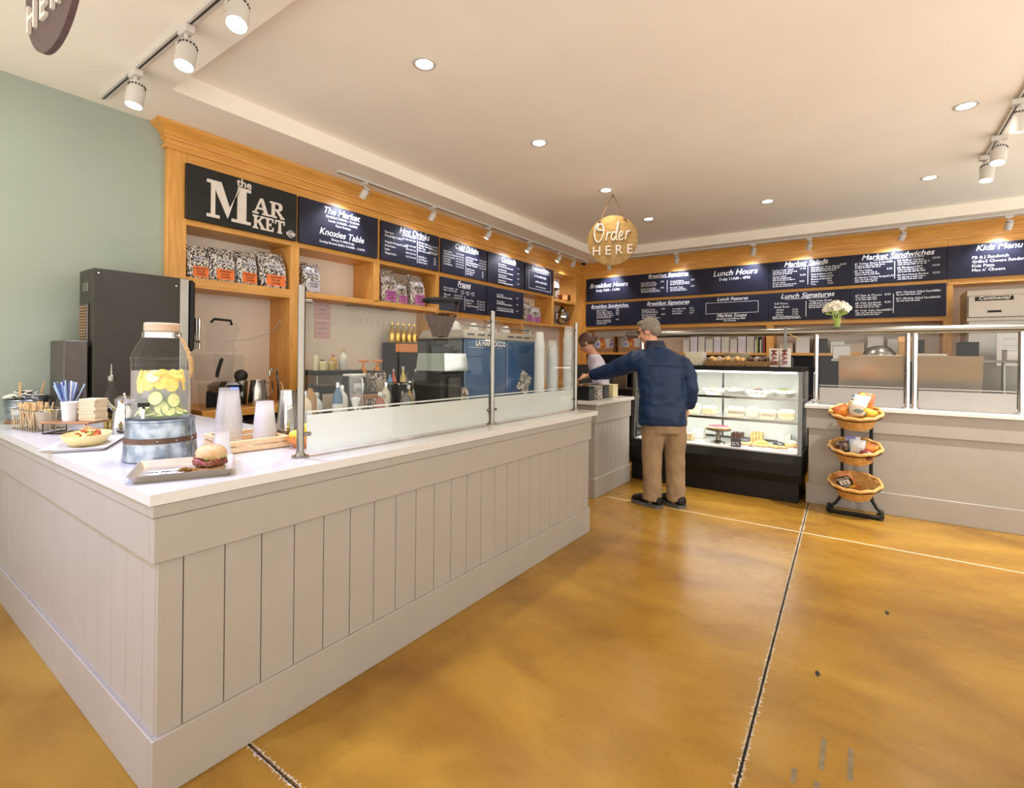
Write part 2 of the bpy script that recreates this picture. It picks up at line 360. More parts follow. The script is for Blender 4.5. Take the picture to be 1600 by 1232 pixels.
# ---------------------------------------------------------- left wall shelving
FY = 4.40; BYW = 4.755
sh = thing('wall_shelving', 'tall honey maple shelving with crown along the left wall, open niches', 'shelving', (1.585, 4.755, 0))
def part(name, mat, par, *boxes, smooth=False):
    mb = MB()
    for b in boxes: mb.rbox(*b, .003)
    return mb.build(name, mat, par, smooth)
part('stile', WZ, sh, (1.585, FY, 0, 1.72, BYW, 3.0))
part('panel', WX, sh, (1.72, FY + .001, 2.47, 7.48, FY + .04, 3.0)); part('panel', WX, sh, (7.48, FY + .001, 2.935, 8.53, FY + .04, 3.0))
part('panel', WX, sh, (4.60, FY + .001, 1.97, 6.50, FY + .04, 2.47))
POSTS = [(2.60, 2.69, .967, 2.47), (3.572, 3.655, 2.0, 2.47), (4.556, 4.606, .967, 2.47), (6.485, 6.525, .967, 2.47), (7.405, 7.484, 1.94, 2.935), (8.29, 8.53, 0, 2.935)]
for x0, x1, z0, z1 in POSTS: part('post', WZ, sh, (x0, FY, z0, x1, BYW, z1))
def shelf(x0, x1, z0, z1): part('shelf', WX, sh, (x0, FY, z0, x1, BYW, z1))
shelf(1.72, 2.60, 1.935, 2.018); shelf(1.72, 2.60, 2.43, 2.469)
shelf(2.69, 4.556, 1.962, 2.014); shelf(2.69, 3.572, 2.43, 2.469); shelf(3.655, 4.556, 2.43, 2.469)
shelf(4.606, 6.485, 1.93, 1.968); shelf(6.525, 7.405, 1.94, 1.975); shelf(6.525, 7.405, 2.43, 2.469)
shelf(7.484, 8.29, 1.955, 1.995); shelf(7.484, 8.29, 2.39, 2.44); shelf(7.484, 8.29, 2.90, 2.935)
CP = [(0, 2.995), (.022, 2.995), (.024, 3.018), (.016, 3.024), (.016, 3.062), (.03, 3.068), (.034, 3.082), (.028, 3.09), (.036, 3.105), (.06, 3.135), (.092, 3.155), (.10, 3.168), (.10, 3.179), (0, 3.179)]
def crown(x0, x1, y, par, m0=0, m1=0):
    n = len(CP); vs = []
    for x, mi in ((x0, m0), (x1, m1)): vs += [(x + mi * d, y - d, z) for d, z in CP]
    MB().add(vs, [tuple(range(n - 1, -1, -1)), tuple(range(n, 2 * n))] + [(i, (i + 1) % n, n + (i + 1) % n, n + i) for i in range(n)]).build('crown_moulding', WX, par, True, ang=25)
crown(1.585, 2.537, FY, sh, -1, 0); crown(2.5385, 8.53, FY, sh, 0, -1)
n = len(CP); vs = []
for y, k in ((FY, 1), (4.454, 0)): vs += [(1.585 - d, y - (d if k else 0), z) for d, z in CP]
MB().add(vs, [tuple(range(n)), tuple(range(2 * n - 1, n - 1, -1))] + [(i, n + i, n + (i + 1) % n, (i + 1) % n) for i in range(n)]).build('crown_moulding', WY, sh, True, ang=25)
# ---------------------------------------------------------- back wall shelving
FX = 8.53
bk = thing('wall_shelving', 'honey maple menu wall with crown at the back of the shop behind the pastry case', 'shelving', (8.9, 1.0, 0))
def bpart(name, mat, *b): part(name, mat, bk, *b)
bpart('stile', WZ, (FX, 4.30, 0, 8.9, 4.40, 3.0))
bpart('panel', WY, (FX + .001, -.90, 1.985, FX + .04, 4.30, 3.0)); bpart('panel', WY, (FX + .001, -2.6, 2.45, FX + .04, -.9005, 3.0))
bpart('rail', WY, (FX - .004, -.90, 1.935, 8.9, 4.30, 1.984)); bpart('rail', WY, (FX - .006, -.90, 2.428, FX + .03, 4.30, 2.472)); bpart('rail', WY, (FX - .006, -2.6, 2.40, 8.9, -.90, 2.449))
for y0, y1, z1 in ((1.115, 1.215, 1.934), (-.955, -.86, 2.40)): bpart('post', WZ, (FX, y0, 0, 8.9, y1, z1))
bpart('shelf', WY, (FX, 1.216, 1.47, 8.9, 4.30, 1.51)); bpart('shelf', WY, (FX, -.859, 1.47, 8.9, 1.114, 1.51))
n = len(CP); vs = []
for y, mi in ((4.40, -1), (-2.6, 0)): vs += [(FX - d, y + mi * d, z) for d, z in CP]
MB().add(vs, [tuple(range(n)), tuple(range(2 * n - 1, n - 1, -1))] + [(i, n + i, n + (i + 1) % n, (i + 1) % n) for i in range(n)]).build('crown_moulding', WY, bk, True, ang=25)
# ---------------------------------------------------------- boards
def fL(x0, z0): return lambda u, v, w: (x0 + u, FY - .032 - w, z0 + v)
def fB(y0, z0): return lambda u, v, w: (FX - .032 - w, y0 - u, z0 + v)
def board(label, wall, a, z0, w, h, items, mat=None, cat='menu board'):
    """wall L: a = left x; wall B: a = left y (u runs right as read). items: list of draw calls"""
    if wall == 'L': t = thing('menu_board', label, cat, (a + w / 2, FY, z0)); fn = fL(a, z0); bx_ = (a, FY - .030, z0, a + w, FY - .0005, z0 + h)
    else: t = thing('menu_board', label, cat, (FX, a - w / 2, z0)); fn = fB(a, z0); bx_ = (FX - .030, a - w, z0, FX - .0065, a, z0 + h)
    MB().rbox(*bx_, .003).build('panel', mat or BOARD, t, False)
    ti, tx, ru = MB(), MB(), MB()
    for it in items:
        k = it[0]
        if k == 'T': put_text(ti, it[1], it[2] * w, it[3] * h, it[4], fn, 0, .28, .012, it[5] if len(it) > 5 else 'CENTER', 3)
        elif k == 'U': put_rect(ti, it[1] * w, it[2] * h, it[3] * w, it[2] * h + .006, fn)
        elif k == 't': put_text(tx, it[1], it[2] * w, it[3] * h, it[4], fn, 0, 0, .012, it[5] if len(it) > 5 else 'LEFT', 1)
        elif k == 'w': put_words(tx, it[1] * w, it[2] * h, it[3] * w, it[4] if len(it) > 4 else .012, fn)
        elif k == 'R': put_rect(ru, it[1] * w, it[2] * h, it[1] * w + .007, it[3] * h, fn)
        elif k == 'B':
            u0, v0, u1, v1 = it[1] * w, it[2] * h, it[3] * w, it[4] * h; e = .006
            for r in ((u0, v0, u1, v0 + e), (u0, v1 - e, u1, v1), (u0, v0, u0 + e, v1), (u1 - e, v0, u1, v1)): put_rect(ru, *r, fn)
    for mb, nm in ((ti, 'title'), (tx, 'lettering'), (ru, 'rule')):
        if mb.f: tag(mb.build(nm, CHALK, t, False), kind='stuff')
    return t
def prices(x, y, rows, cols, dy=.085, dx=.062, s=.028, vals=('3.50', '4.00', '4.50', '5.00')):
    return [('t', vals[(c + r) % len(vals)], x + c * dx, y - r * dy, s) for r in range(rows) for c in range(cols)]
H1, H2 = 2.475, .437
board('hours board headed The Market and Knoxies Table, beside the big Market sign', 'L', 2.665, H1, .935, H2, [
    ('T', 'The Market', .5, .79, .092), ('t', 'Breakfast 7:00AM - 11:00AM', .52, .70, .034, 'CENTER'), ('t', 'Lunch 11:00AM - 4:00PM', .52, .61, .034, 'CENTER'), ('t', 'Open Sundays', .52, .53, .032, 'CENTER'),
    ('T', 'Knoxies Table', .51, .29, .092), ('t', 'Dinner 5-9PM Daily', .52, .19, .034, 'CENTER'), ('t', 'Sunday Brunch Buffet 9:00AM - 1:00PM', .52, .10, .034, 'CENTER')])
board('chalk style Hot Drinks board on the left wall', 'L', 3.648, H1, .922, H2, [
    ('T', 'Hot Drinks', .54, .80, .105), ('U', .36, .765, .72), ('R', .585, .10, .72)] +
    [('t', s, .05, .71 - .095 * i - (.06 if i > 1 else 0), .036) for i, s in enumerate(('Espresso', 'Drip/Daily Coffee', 'Organic Pressed Coffee', 'Americano', 'Latte', 'Cappuccino'))] +
    prices(.32, .74, 2, 4) + prices(.39, .50, 4, 3, .10) + [('t', s, .61, .66 - .075 * i - (.09 if i > 3 else 0), .034) for i, s in enumerate(('Mocha Latte', 'Vanilla Chai Latte', 'Hot Tea', "Hot Chocolate To Go", 'Add Shot', 'Add Flavor', 'Extra Shot'))] +
    prices(.80, .64, 3, 3, .085, .062) + [('t', '.75', .89, .30 - .075 * i, .032) for i in range(3)])
board('chalk style Cold Drinks board over the crossed lower board', 'L', 4.612, H1, .924, H2, [
    ('T', 'Cold Drinks', .53, .80, .098), ('U', .34, .765, .72), ('R', .505, .06, .62)] +
    [('t', s, .04, .62 - .075 * i, .034) for i, s in enumerate(('Iced Coffee', 'Cold Brew Nitro', 'Iced Americano', 'Iced Latte', 'Iced Chai', 'Iced Matcha'))] +
    prices(.29, .63, 6, 3, .078) + [('t', s, .53, .60 - .075 * i - (.06 if i > 3 else 0), .034) for i, s in enumerate(('Fresh Lemonade', 'Smoothie', 'Strawberry Banana', 'Mango Pineapple', 'Add Protein', 'Add Spinach', 'Add Kale'))] +
    prices(.82, .60, 4, 3, .08, .06) + [('t', '.75', .88, .24 - .075 * i, .032) for i in range(3)])
board('small Frapes board with three little icons below Cold Drinks', 'L', 4.606, 1.995, .928, .425, [
    ('T', 'Frapes', .48, .80, .10), ('U', .36, .765, .62), ('t', 'Choose a flavor  - mix', .05, .67, .030), ('t', 'syrup + base & sauce', .05, .60, .030), ('B', .42, .57, .47, .68), ('B', .54, .57, .585, .68), ('B', .66, .57, .71, .68), ('t', '+', .50, .60, .04), ('t', '+', .615, .60, .04),
    ('t', 'Flavored', .06, .46, .034), ('t', 'Plain', .06, .38, .034), ('R', .49, .08, .52)] + prices(.27, .48, 2, 3, .08) + [('t', s, .52, .38 - .085 * i, .034) for i, s in enumerate(('Mocha Chip', 'Caramel', 'Cookies & Cream'))] + prices(.78, .40, 4, 3, .085, .066))
board('Cocktails board on the left wall, upper of its pair', 'L', 5.566, H1, .918, H2, [
    ('T', 'Cocktails', .55, .80, .10), ('U', .36, .765, .74)] + [('w', .27, .66 - .075 * i - .03 * (i // 2), .40 if i % 2 else .22, .022) for i in range(8)] + [('t', '9.00', .80, .66 - .18 * i, .032) for i in range(4)])
board('untitled drinks board with three entries below the Cocktails board', 'L', 5.562, 2.0, .920, .42, [
    ('t', 'Iced Cider', .24, .74, .038), ('w', .24, .67, .42, .022), ('t', 'Bloody Mary', .24, .50, .038), ('w', .24, .43, .42, .022), ('t', 'Traditional Coffee Cocktail', .24, .27, .038), ('w', .24, .20, .46, .022)] + [('t', '9.00', .78, .72 - .235 * i, .034) for i in range(3)])
board('Featured Drinks board with a drawn frame near the corner niches', 'L', 6.526, H1, .878, H2, [
    ('T', 'Featured Drinks', .54, .80, .088), ('B', .12, .10, .90, .76), ('T', 'iced lavender latte', .5, .56, .050), ('T', 'white mocha latte', .54, .36, .050), ('w', .35, .19, .36, .016)])
# back wall
BW = 1.035
def bb(label, i, row, items): return board(label, 'B', 4.298 - i * 1.0375, 2.474 if row == 0 else 2.0, BW if i < 5 else 1.25, .424 if row == 0 else .424, items)
def menu(x, y, names, dy, s=.036, px=.0, desc=0):
    o = []
    for i, nm in enumerate(names):
        o.append(('t', nm, x, y - dy * i, s))
        if px: o.append(('t', random.choice(('9.50', '10.50', '11.95', '12.50', '8.50')), px, y - dy * i, s))
        for d in range(desc): o.append(('w', x + .005, y - dy * i - .062 * (d + 1), random.uniform(.24, .33), .016))
    return o
bb('Breakfast Hours board in the top row of the back wall', 0, 0, [('T', 'Breakfast Hours', .44, .58, .115), ('t', 'Daily 7AM - 11AM', .43, .40, .062, 'CENTER')])
bb('Breakfast Signatures board in the top row of the back wall', 1, 0, [('T', 'Breakfast Signatures', .5, .82, .085), ('U', .18, .78, .84), ('R', .49, .18, .66)] + menu(.04, .60, ('Steak Hash & Eggs', 'French Toast Bake'), .25, .036, .38, 2) + menu(.54, .58, ('Smoked Salmon', 'Avocado Toast'), .25, .036, .88, 2))
bb('Lunch Hours board in the top row of the back wall', 2, 0, [('T', 'Lunch Hours', .53, .66, .125), ('t', 'Daily 11AM - 4PM', .53, .48, .062, 'CENTER')])
bb('Market Salads board in the top row of the back wall', 3, 0, [('T', 'Market Salads', .47, .80, .10), ('U', .24, .76, .70), ('R', .50, .12, .72)] + menu(.05, .66, ('Turkey Cobb Salad', 'Caesar Salad', 'Greek Salad'), .22, .036, .40, 2) + [('t', 'Strawberry Goat Cheese', .54, .66, .036), ('t', '14.50', .88, .70, .036), ('w', .54, .60, .34, .016), ('w', .54, .54, .30, .016)] + menu(.54, .43, ('Salad Additions', 'Grilled Chicken', 'Blackened Shrimp', 'Salmon', 'Tuna'), .085, .032, .74))
bb('Market Sandwiches board in the top row of the back wall', 4, 0, [('T', 'Market Sandwiches', .50, .80, .10), ('U', .26, .76, .78), ('R', .48, .12, .68)] + menu(.05, .66, ('#1 Turkey, Bacon & Avocado', '#2 The Italian', '#3 Market Turkey Burger'), .23, .036, .40, 2) + menu(.51, .66, ('#4 Grilled Chicken', '#5 Blackened BLT', '#6 Hot Honey Brisket'), .23, .036, .86, 2))
bb('Kids Menu board under the bright spotlight on the back wall', 5, 0, [('T', 'Kids Menu', .385, .79, .098)] + [('t', s, .19, .55 - .125 * i, .052) for i, s in enumerate(('PB & J Sandwich', 'Grilled Cheese Sandwich', 'Kids Pizza', "Mac n' Cheese"))] + [('t', s, .62, .60 - .125 * i, .052) for i, s in enumerate(('8.95', '8.95', '8.95', '7.95'))])
bb('Breakfast Sandwiches board in the lower row of the back wall', 0, 1, [('T', 'Breakfast Sandwiches', .46, .81, .085), ('U', .12, .77, .84)] + [('t', s, .22, .67 - .083 * i, .036) for i, s in enumerate(('Egg & Cheese', 'Bacon, Egg & Cheese', 'Sausage, Egg & Cheese', 'Avocado, Egg & Cheese'))] + [('w', .22, .35, .30, .02), ('t', 'Western Egg Muffin', .22, .22, .036), ('w', .22, .15, .28, .018), ('w', .22, .08, .20, .018)] + [('t', s, .59, .70 - .083 * i, .036) for i, s in enumerate(('6.95', '8.95', '8.95', '9.95'))] + [('t', '8.95', .59, .24, .036)])
bb('Breakfast Signatures board in the lower row of the back wall', 1, 1, [('T', 'Breakfast Signatures', .5, .80, .09), ('U', .18, .76, .84)] + menu(.06, .60, ('Avocado Toast', 'Breakfast Burrito'), .22, .038, .40, 2) + menu(.58, .58, ('Overnight Oats', 'Side of Fruit', 'Side Muffin'), .095, .036, .86))
bb('Lunch Features board with an empty drawn box, lower row of the back wall', 2, 1, [('T', 'Lunch Features', .5, .83, .075), ('B', .11, .34, .87, .77), ('T', 'Market Soups', .49, .20, .08), ('w', .27, .11, .42, .024), ('w', .38, .04, .18, .018)])
bb('Lunch Signatures board in the lower row behind the white flowers', 3, 1, [('T', 'Lunch Signatures', .49, .79, .10), ('U', .22, .75, .76), ('R', .48, .12, .66)] + menu(.08, .58, ('Soft Tacos', 'Beach Bowl'), .12, .042) + menu(.10, .36, ('chicken', 'shrimp', 'salmon'), .085, .036, .31) + [('w', .06, .12, .36, .02), ('w', .06, .06, .36, .02), ('t', 'Tuna Poke Bowl', .52, .62, .042), ('w', .52, .55, .40, .018), ('w', .52, .48, .40, .018), ('w', .52, .41, .2, .018)])
bb('untitled sandwich board at the right end of the lower row', 4, 1, [('R', .47, .14, .76)] + menu(.06, .72, ('#7 Ham & Cheese', '#8 Club Sandwich', '#9 Crab Cake Sandwich'), .25, .040, .38, 2) + menu(.50, .76, ('#10 Chicken Salad Sandwich', '#11 Shrimp Salad Sandwich'), .20, .040, .86, 1))
# ---------------------------------------------------------- big MARKET sign with slab-serif letters
MK = thing('market_sign', 'large black sign reading the MARKET in cream slab serif letters', 'sign', (2.17, FY, H1))
MB().rbox(1.703, FY - .034, H1, 2.638, FY - .0005, 2.914, .003).build('panel', SIGNB, MK, False)
def slab(ch, u0, v0, w, h, b, s):
    """polygons of one slab serif capital in a w x h box, stem width b, serif height s"""
    q = []; R_ = lambda x0, y0, x1, y1: q.append([(u0 + x0 * w, v0 + y0 * h), (u0 + x1 * w, v0 + y0 * h), (u0 + x1 * w, v0 + y1 * h), (u0 + x0 * w, v0 + y1 * h)])
    Q = lambda *p: q.append([(u0 + x * w, v0 + y * h) for x, y in p])
    if ch == 'M':
        R_(0, 0, .28, s); R_(.55, 0, 1, s); R_(.09, s, .18, 1 - s); R_(.68, s, .89, 1 - s); R_(0, 1 - s, .30, 1); R_(.69, 1 - s, 1, 1)
        Q((.09, 1), (.31, 1), (.50, .36), (.46, .06)); Q((.46, .06), (.50, .36), (.76, 1), (.68, .88)); 
    elif ch == 'A':
        R_(-.02, 0, .34, s); R_(.58, 0, 1.04, s); Q((.10, s), (.20, s), (.50, .82), (.44, 1)); Q((.44, 1), (.62, 1), (.92, s), (.68, s)); R_(.26, .30, .72, .30 + s)
    elif ch == 'R':
        R_(0, 0, .50, s); R_(.12, s, .36, 1 - s); R_(0, 1 - s, .62, 1); R_(.36, .46, .62, .46 + s); Q((.62, 1), (.62, 1 - s), (.66, .80), (.66, .64), (.62, .46 + s), (.62, .46), (.80, .52), (.90, .64), (.90, .84), (.80, .97))
        Q((.42, .48), (.64, .48), (.98, s), (.74, s)); R_(.74, 0, 1.06, s)
    elif ch == 'K':
        R_(0, 0, .46, s); R_(.12, 0, .34, 1); R_(0, 1 - s, .46, 1); Q((.34, .42), (.34, .60), (.72, 1 - s), (.86, 1 - s)); Q((.42, .52), (.58, .66), (.98, s), (.72, s)); R_(.66, 0, 1.04, s); R_(.60, 1 - s, .98, 1)
    elif ch == 'E':
        R_(0, 0, .90, s); R_(.14, s, .40, 1 - s); R_(0, 1 - s, .88, 1); R_(.40, .45, .66, .45 + s * .8); R_(.60, .36, .66, .64); R_(.78, s, .90, .32); R_(.76, .70, .88, 1 - s)
    elif ch == 'T':
        R_(.28, 0, .72, s); R_(.38, s, .62, 1 - s); R_(.04, 1 - s, .96, 1); R_(.04, .68, .14, 1 - s); R_(.86, .68, .96, 1 - s)
    return q
lm = MB(); fn = lambda u, v, w: (1.703 + u, FY - .034 - w, H1 + v)
LET = [('M', .147, .050, .355, .305, .1, .085), ('A', .520, .168, .145, .142, .1, .12), ('R', .672, .168, .128, .142, .1, .12), ('K', .520, .036, .105, .118, .1, .13), ('E', .630, .036, .085, .118, .1, .13), ('T', .716, .036, .100, .118, .1, .13)]
for ch, u, v, w, h, b_, s_ in LET:
    t = MB()
    for k, q in enumerate(slab(ch, u, v, w, h, b_, s_)): t.prism(q, fn, .008 + k * .0004)
    t.build('letter', CREAML, MK, False)
t = MB(); put_text(t, 'the', .385, .366, .095, lambda u, v, w: (1.703 + u, FY - .0355, H1 + v), 0, 0, .025); t.build('word', CREAML, MK, False)
t = MB(); nn = 28
for r0, r1 in ((.034, .030), (.026, .023)):
    for i in range(nn):
        a, b_ = 2 * pi * i / nn, 2 * pi * (i + 1) / nn; t.add([fn(.875 + r0 * cos(a), .055 + r0 * sin(a), .001), fn(.875 + r0 * cos(b_), .055 + r0 * sin(b_), .001), fn(.875 + r1 * cos(b_), .055 + r1 * sin(b_), .001), fn(.875 + r1 * cos(a), .055 + r1 * sin(a), .001)], [(0, 1, 2, 3)])
put_rect(t, .832, .042, .918, .068, fn, .002); t.build('roundel', CREAML, MK, False)
t = MB(); put_text(t, 'RISE UP', .8755, .048, .019, lambda u, v, w: (1.703 + u, FY - .0372, H1 + v), 0, 0, .02, 'CENTER'); t.build('roundel_word', SIGNB, MK, False)
# ============================================================ counters
sc_ = thing('service_counter', 'white plank-clad L-shaped service counter body filling the foreground left', 'counter', (.62, 1.786, 0))
def planks_x(par, x0, x1, y, z0, z1, w, first=None):
    x = x0; e = x0 + (first or w)
    while x < x1 - .001:
        b = min(e, x1); MB().rbox(x + .0015, y, z0, b - .0015, y + .012, z1, .0025).build('plank', WHITEP, par, False); x = b; e = b + w
def planks_y(par, y0, y1, x, z0, z1, w, first=None, sgn=1):
    y = y0; e = y0 + (first or w)
    while y < y1 - .001:
        b = min(e, y1); MB().rbox(x, y + .0015, z0, x + .012, b - .0015, z1, .0025).build('plank', WHITEP, par, False); y = b; e = b + w
MB().box(.642, 1.812, .0, 3.628, 2.80, .931).box(.642, 2.80, .0, 1.50, 4.45, .931).build('carcass', WHITEP, sc_, False)
planks_x(sc_, .630, 3.640, 1.800, .19, .75, .129, .076)
planks_y(sc_, 1.8125, 4.45, .630, .19, .75, .144, .10)
planks_y(sc_, 1.812, 2.80, 3.6285, .19, .75, .13)
def skirt(par, z0, z1, out, name):
    MB().rbox(.63 - out, 1.80 - out, z0, 3.6405 + out * .4, 1.812, z1, .003).build(name, WHITEP, par, False)
    MB().rbox(.63 - out, 1.8125, z0, .6415, 4.45, z1, .003).build(name, WHITEP, par, False)
    MB().rbox(3.6285, 1.8125, z0, 3.6405 + out * .4, 2.80, z1, .003).build(name, WHITEP, par, False)
skirt(sc_, 0, .195, .014, 'baseboard'); skirt(sc_, .745, .889, .016, 'apron'); skirt(sc_, .8895, .931, .021, 'trim')
wt = MB()
poly = [(.60, 1.77), (3.735, 1.77), (3.735, 2.86), (1.58, 2.86), (1.58, 4.452), (.60, 4.452)]
wt.prism(poly, lambda u, v, w: (u, v, .9322 + w), .0348)
tag(wt.build('worktop', QUARTZ, smooth=False), 'white quartz L-shaped worktop of the foreground service counter', 'worktop')
# second counter by the customer
c2 = thing('service_counter', 'short white plank-clad counter with the payment terminals beside the customer', 'counter', (4.95, 2.16, 0))
MB().box(4.537, 2.187, 0, 5.42, 2.85, .931).build('carcass', WHITEP, c2, False)
planks_x(c2, 4.525, 5.43, 2.175, .19, .75, .10); planks_y(c2, 2.1875, 2.85, 4.525, .19, .75, .13)
MB().rbox(4.510, 2.16, 0, 5.43, 2.187, .195, .003).build('baseboard', WHITEP, c2, False); MB().rbox(4.510, 2.1875, 0, 4.5365, 2.85, .195, .003).build('baseboard', WHITEP, c2, False)
MB().rbox(4.508, 2.158, .745, 5.43, 2.187, .931, .003).build('apron', WHITEP, c2, False); MB().rbox(4.508, 2.1875, .745, 4.5365, 2.85, .931, .003).build('apron', WHITEP, c2, False)
tag(MB().rbox(4.47, 2.12, .9322, 5.44, 2.90, .967, .004).build('worktop', QUARTZ, smooth=False), 'short white worktop under the payment terminals', 'worktop')
# right counter
c3 = thing('service_counter', 'long white counter below the glass screens at the right, behind the basket rack', 'counter', (5.68, -2.0, 0))
MB().box(5.70, -2.6, 0, 6.40, .425, .931).build('carcass', WHITEP, c3, False)
planks_y(c3, -2.6, .4245, 5.687, .19, .735, 4.0)
MB().rbox(5.67, -2.6, 0, 5.6995, .443, .20, .003).build('baseboard', WHITEP, c3, False); MB().rbox(5.668, -2.6, .735, 5.6995, .443, .931, .003).build('apron', WHITEP, c3, False)
tag(MB().rbox(5.64, -2.6, .9322, 6.45, .46, .967, .004).build('worktop', QUARTZ, smooth=False), 'long white worktop under the glass screens at the right', 'worktop')
# ---------------------------------------------------------- sneeze guard on the foreground counter
GY = 1.942
sg = thing('sneeze_guard', 'tall glass sneeze guard on steel posts along the foreground counter', 'glass screen', (2.43, GY, .967))
for x in (1.20, 2.530, 3.666):
    p = MB().cyl((x, GY, .967), (x, GY, 1.693), .0155, n=20).cyl((x, GY, .967), (x, GY, .975), .034, n=24).cyl((x, GY, .975), (x, GY, .990), .022, .017, n=20).cyl((x, GY, 1.693), (x, GY, 1.697), .0155, .012, n=20).build('post', STEEL, sg)
    for z in (1.062, 1.632 if x > 2 else 1.632):
        for sx in ((1,) if x < 2 else ((-1, 1) if x < 3 else (-1,))):
            MB().cyl((x + sx * .012, GY, z), (x + sx * .046, GY, z), .0085, n=12).build('clamp', STEEL, p)
for x0, x1 in ((1.232, 2.500), (2.560, 3.636)):
    MB().box(x0, GY - .004, .980, x1, GY + .004, 1.632).build('pane', GLASSB, sg, False)
    MB().box(x0, GY + .0045, .980, x1, GY + .0055, 1.142).box(x0, GY + .0045, 1.152, x1, GY + .0055, 1.160).build('frosted_band', FROST, sg, False)
# ---------------------------------------------------------- back bench along the left wall
bn = thing('back_bench', 'wooden back bench along the left wall under the shelving', 'bench', (3.0, 4.4, 0))
MB().rbox(1.722, 4.10, .905, 8.285, 4.399, .966, .004).rbox(1.722, 4.40, .905, 8.285, 4.754, .966, .004).build('bench_top', WX, bn, False)
MB().box(1.75, 4.70, 0, 8.28, 4.754, .904).build('back_panel', WHITEP, bn, False)
for i in range(6):
    x0 = 1.75 + i * .9; f = thing('under_bench_fridge', ('black under-bench fridge below the blender and pitcher', 'black under-bench fridge below the syrup bottles', 'black under-bench fridge behind the coffee grinder', 'black under-bench fridge behind the blue espresso machine', 'black under-bench fridge behind the paper cups', 'black under-bench fridge nearest the corner niches')[i], 'fridge', (x0 + .44, 4.4, 0), 0, 'fridges under the back bench')
    MB().rbox(x0, 4.17, .01, x0 + .88, 4.69, .895, .01).build('body', BLACKM, f, False)
    d = MB().rbox(x0 + .02, 4.135, .08, x0 + .86, 4.168, .86, .008).build('door', DSTEEL, f, False)
    MB().rbox(x0 + .25, 4.11, .80, x0 + .63, 4.134, .83, .006).build('handle', STEEL, d, False)
# ============================================================ things on the foreground counter
Z0 = .967
# --- beverage dispenser on its tub
tb = thing('galvanised_stand', 'galvanised steel tub with a wooden band, stand of the lemon water dispenser', 'stand', (.845, 2.385, Z0))
MB().lathe([(0, .001), (.146, .001), (.150, .006), (.152, .004), (.137, .155), (.141, .160), (.141, .166), (.133, .167), (.131, .160), (0, .158)], n=48).build('tub', GALV, tb, world=False)
MB().lathe([(.1462, .074), (.1475, .074), (.1455, .096), (.1442, .096), (.1462, .074)], n=48).build('wood_band', pm('dark_band_wood', (.09, .040, .018), .5, noise=.3, scale=30), tb, world=False)
for a in (-2.0, -1.5, -.9):
    MB().sph((.1478 * cos(a), .1478 * sin(a), .085), .004, 8, 6).build('rivet', CHROME, tb, world=False)
MB().tube([(.152 * cos(-.95), .152 * sin(-.95), .012), (.141 * cos(-.95), .141 * sin(-.95), .16)], .0015, 6).build('seam', GALV, tb, world=False)
dp = thing('drink_dispenser', 'glass drink dispenser of lemon and cucumber water with wooden lid', 'drink dispenser', (.845, 2.385, Z0 + .1675))
MB().lathe([(0, 0), (.114, .0), (.122, .010), (.122, .235), (.125, .240), (.125, .250), (.121, .256), (.104, .295), (.078, .335), (.074, .345), (.074, .352)], n=48).build('jar', GLASS, dp, world=False)
for z in (.215, .245): MB().lathe([(.1225, z), (.1245, z + .004), (.1225, z + .008)], n=48).build('glass_ring', GLASS, dp, world=False)
MB().lathe([(0, .006), (.116, .006), (.118, .012), (.118, .196), (0, .196)], n=40).build('water', WATER, dp, world=False)
MB().lathe([(.0745, .330), (.080, .331), (.080, .354), (.0745, .355)], n=40).build('collar', CHROME, dp, world=False)
MB().lathe([(0, .356), (.070, .356), (.073, .360), (.073, .388), (.069, .393), (0, .393)], n=40).build('lid', PALEW, dp, world=False)
ROPE = pm('jute_rope', (.42, .26, .11), .9, noise=.3, scale=120, bump=.5, bscale=200)
dr = Vector((cos(-.96), sin(-.96), 0)); pts = [dr * .083 + Vector((0, 0, .342)), dr * .100 + Vector((0, 0, .322)), dr * .122 + Vector((0, 0, .285)), dr * .140 + Vector((0, 0, .24)), dr * .146 + Vector((0, 0, .20)), dr * .138 + Vector((0, 0, .168))]
rp_ = MB().tube(pts, [.004, .006, .009, .011, .010, .006], 8).build('handle_rope', ROPE, dp, world=False)
for sg_ in (1, -1): MB().sph(tuple(dr * .084 * sg_ + Vector((0, 0, .342))), .009, 10, 6).build('handle_lug', CHROME, dp, world=False)
LEM = pm('lemon_flesh', (.88, .70, .10), .35, noise=.12, scale=60); LEMP = pm('lemon_peel', (.92, .58, .03), .4, noise=.1, scale=60); CUC = pm('cucumber_flesh', (.72, .76, .30), .35, noise=.15, scale=70); CUCP = pm('cucumber_peel', (.10, .22, .04), .4, noise=.2)
def slicer(name, flesh, peel, par, c, r, tilt, rz, th=.007):
    M = Matrix.Rotation(rz, 4, 'Z') @ Matrix.Rotation(tilt, 4, 'X')
    mb = MB(); mb.lathe([(0, -th / 2), (r * .90, -th / 2), (r * .90, th / 2), (0, th / 2)], c, 20, M=M.to_3x3()); mb.use(1).lathe([(r * .90, -th / 2), (r, -th / 2), (r, th / 2), (r * .90, th / 2)], c, 20, M=M.to_3x3())
    return tag(mb.build(name, [flesh, peel], par, world=False))
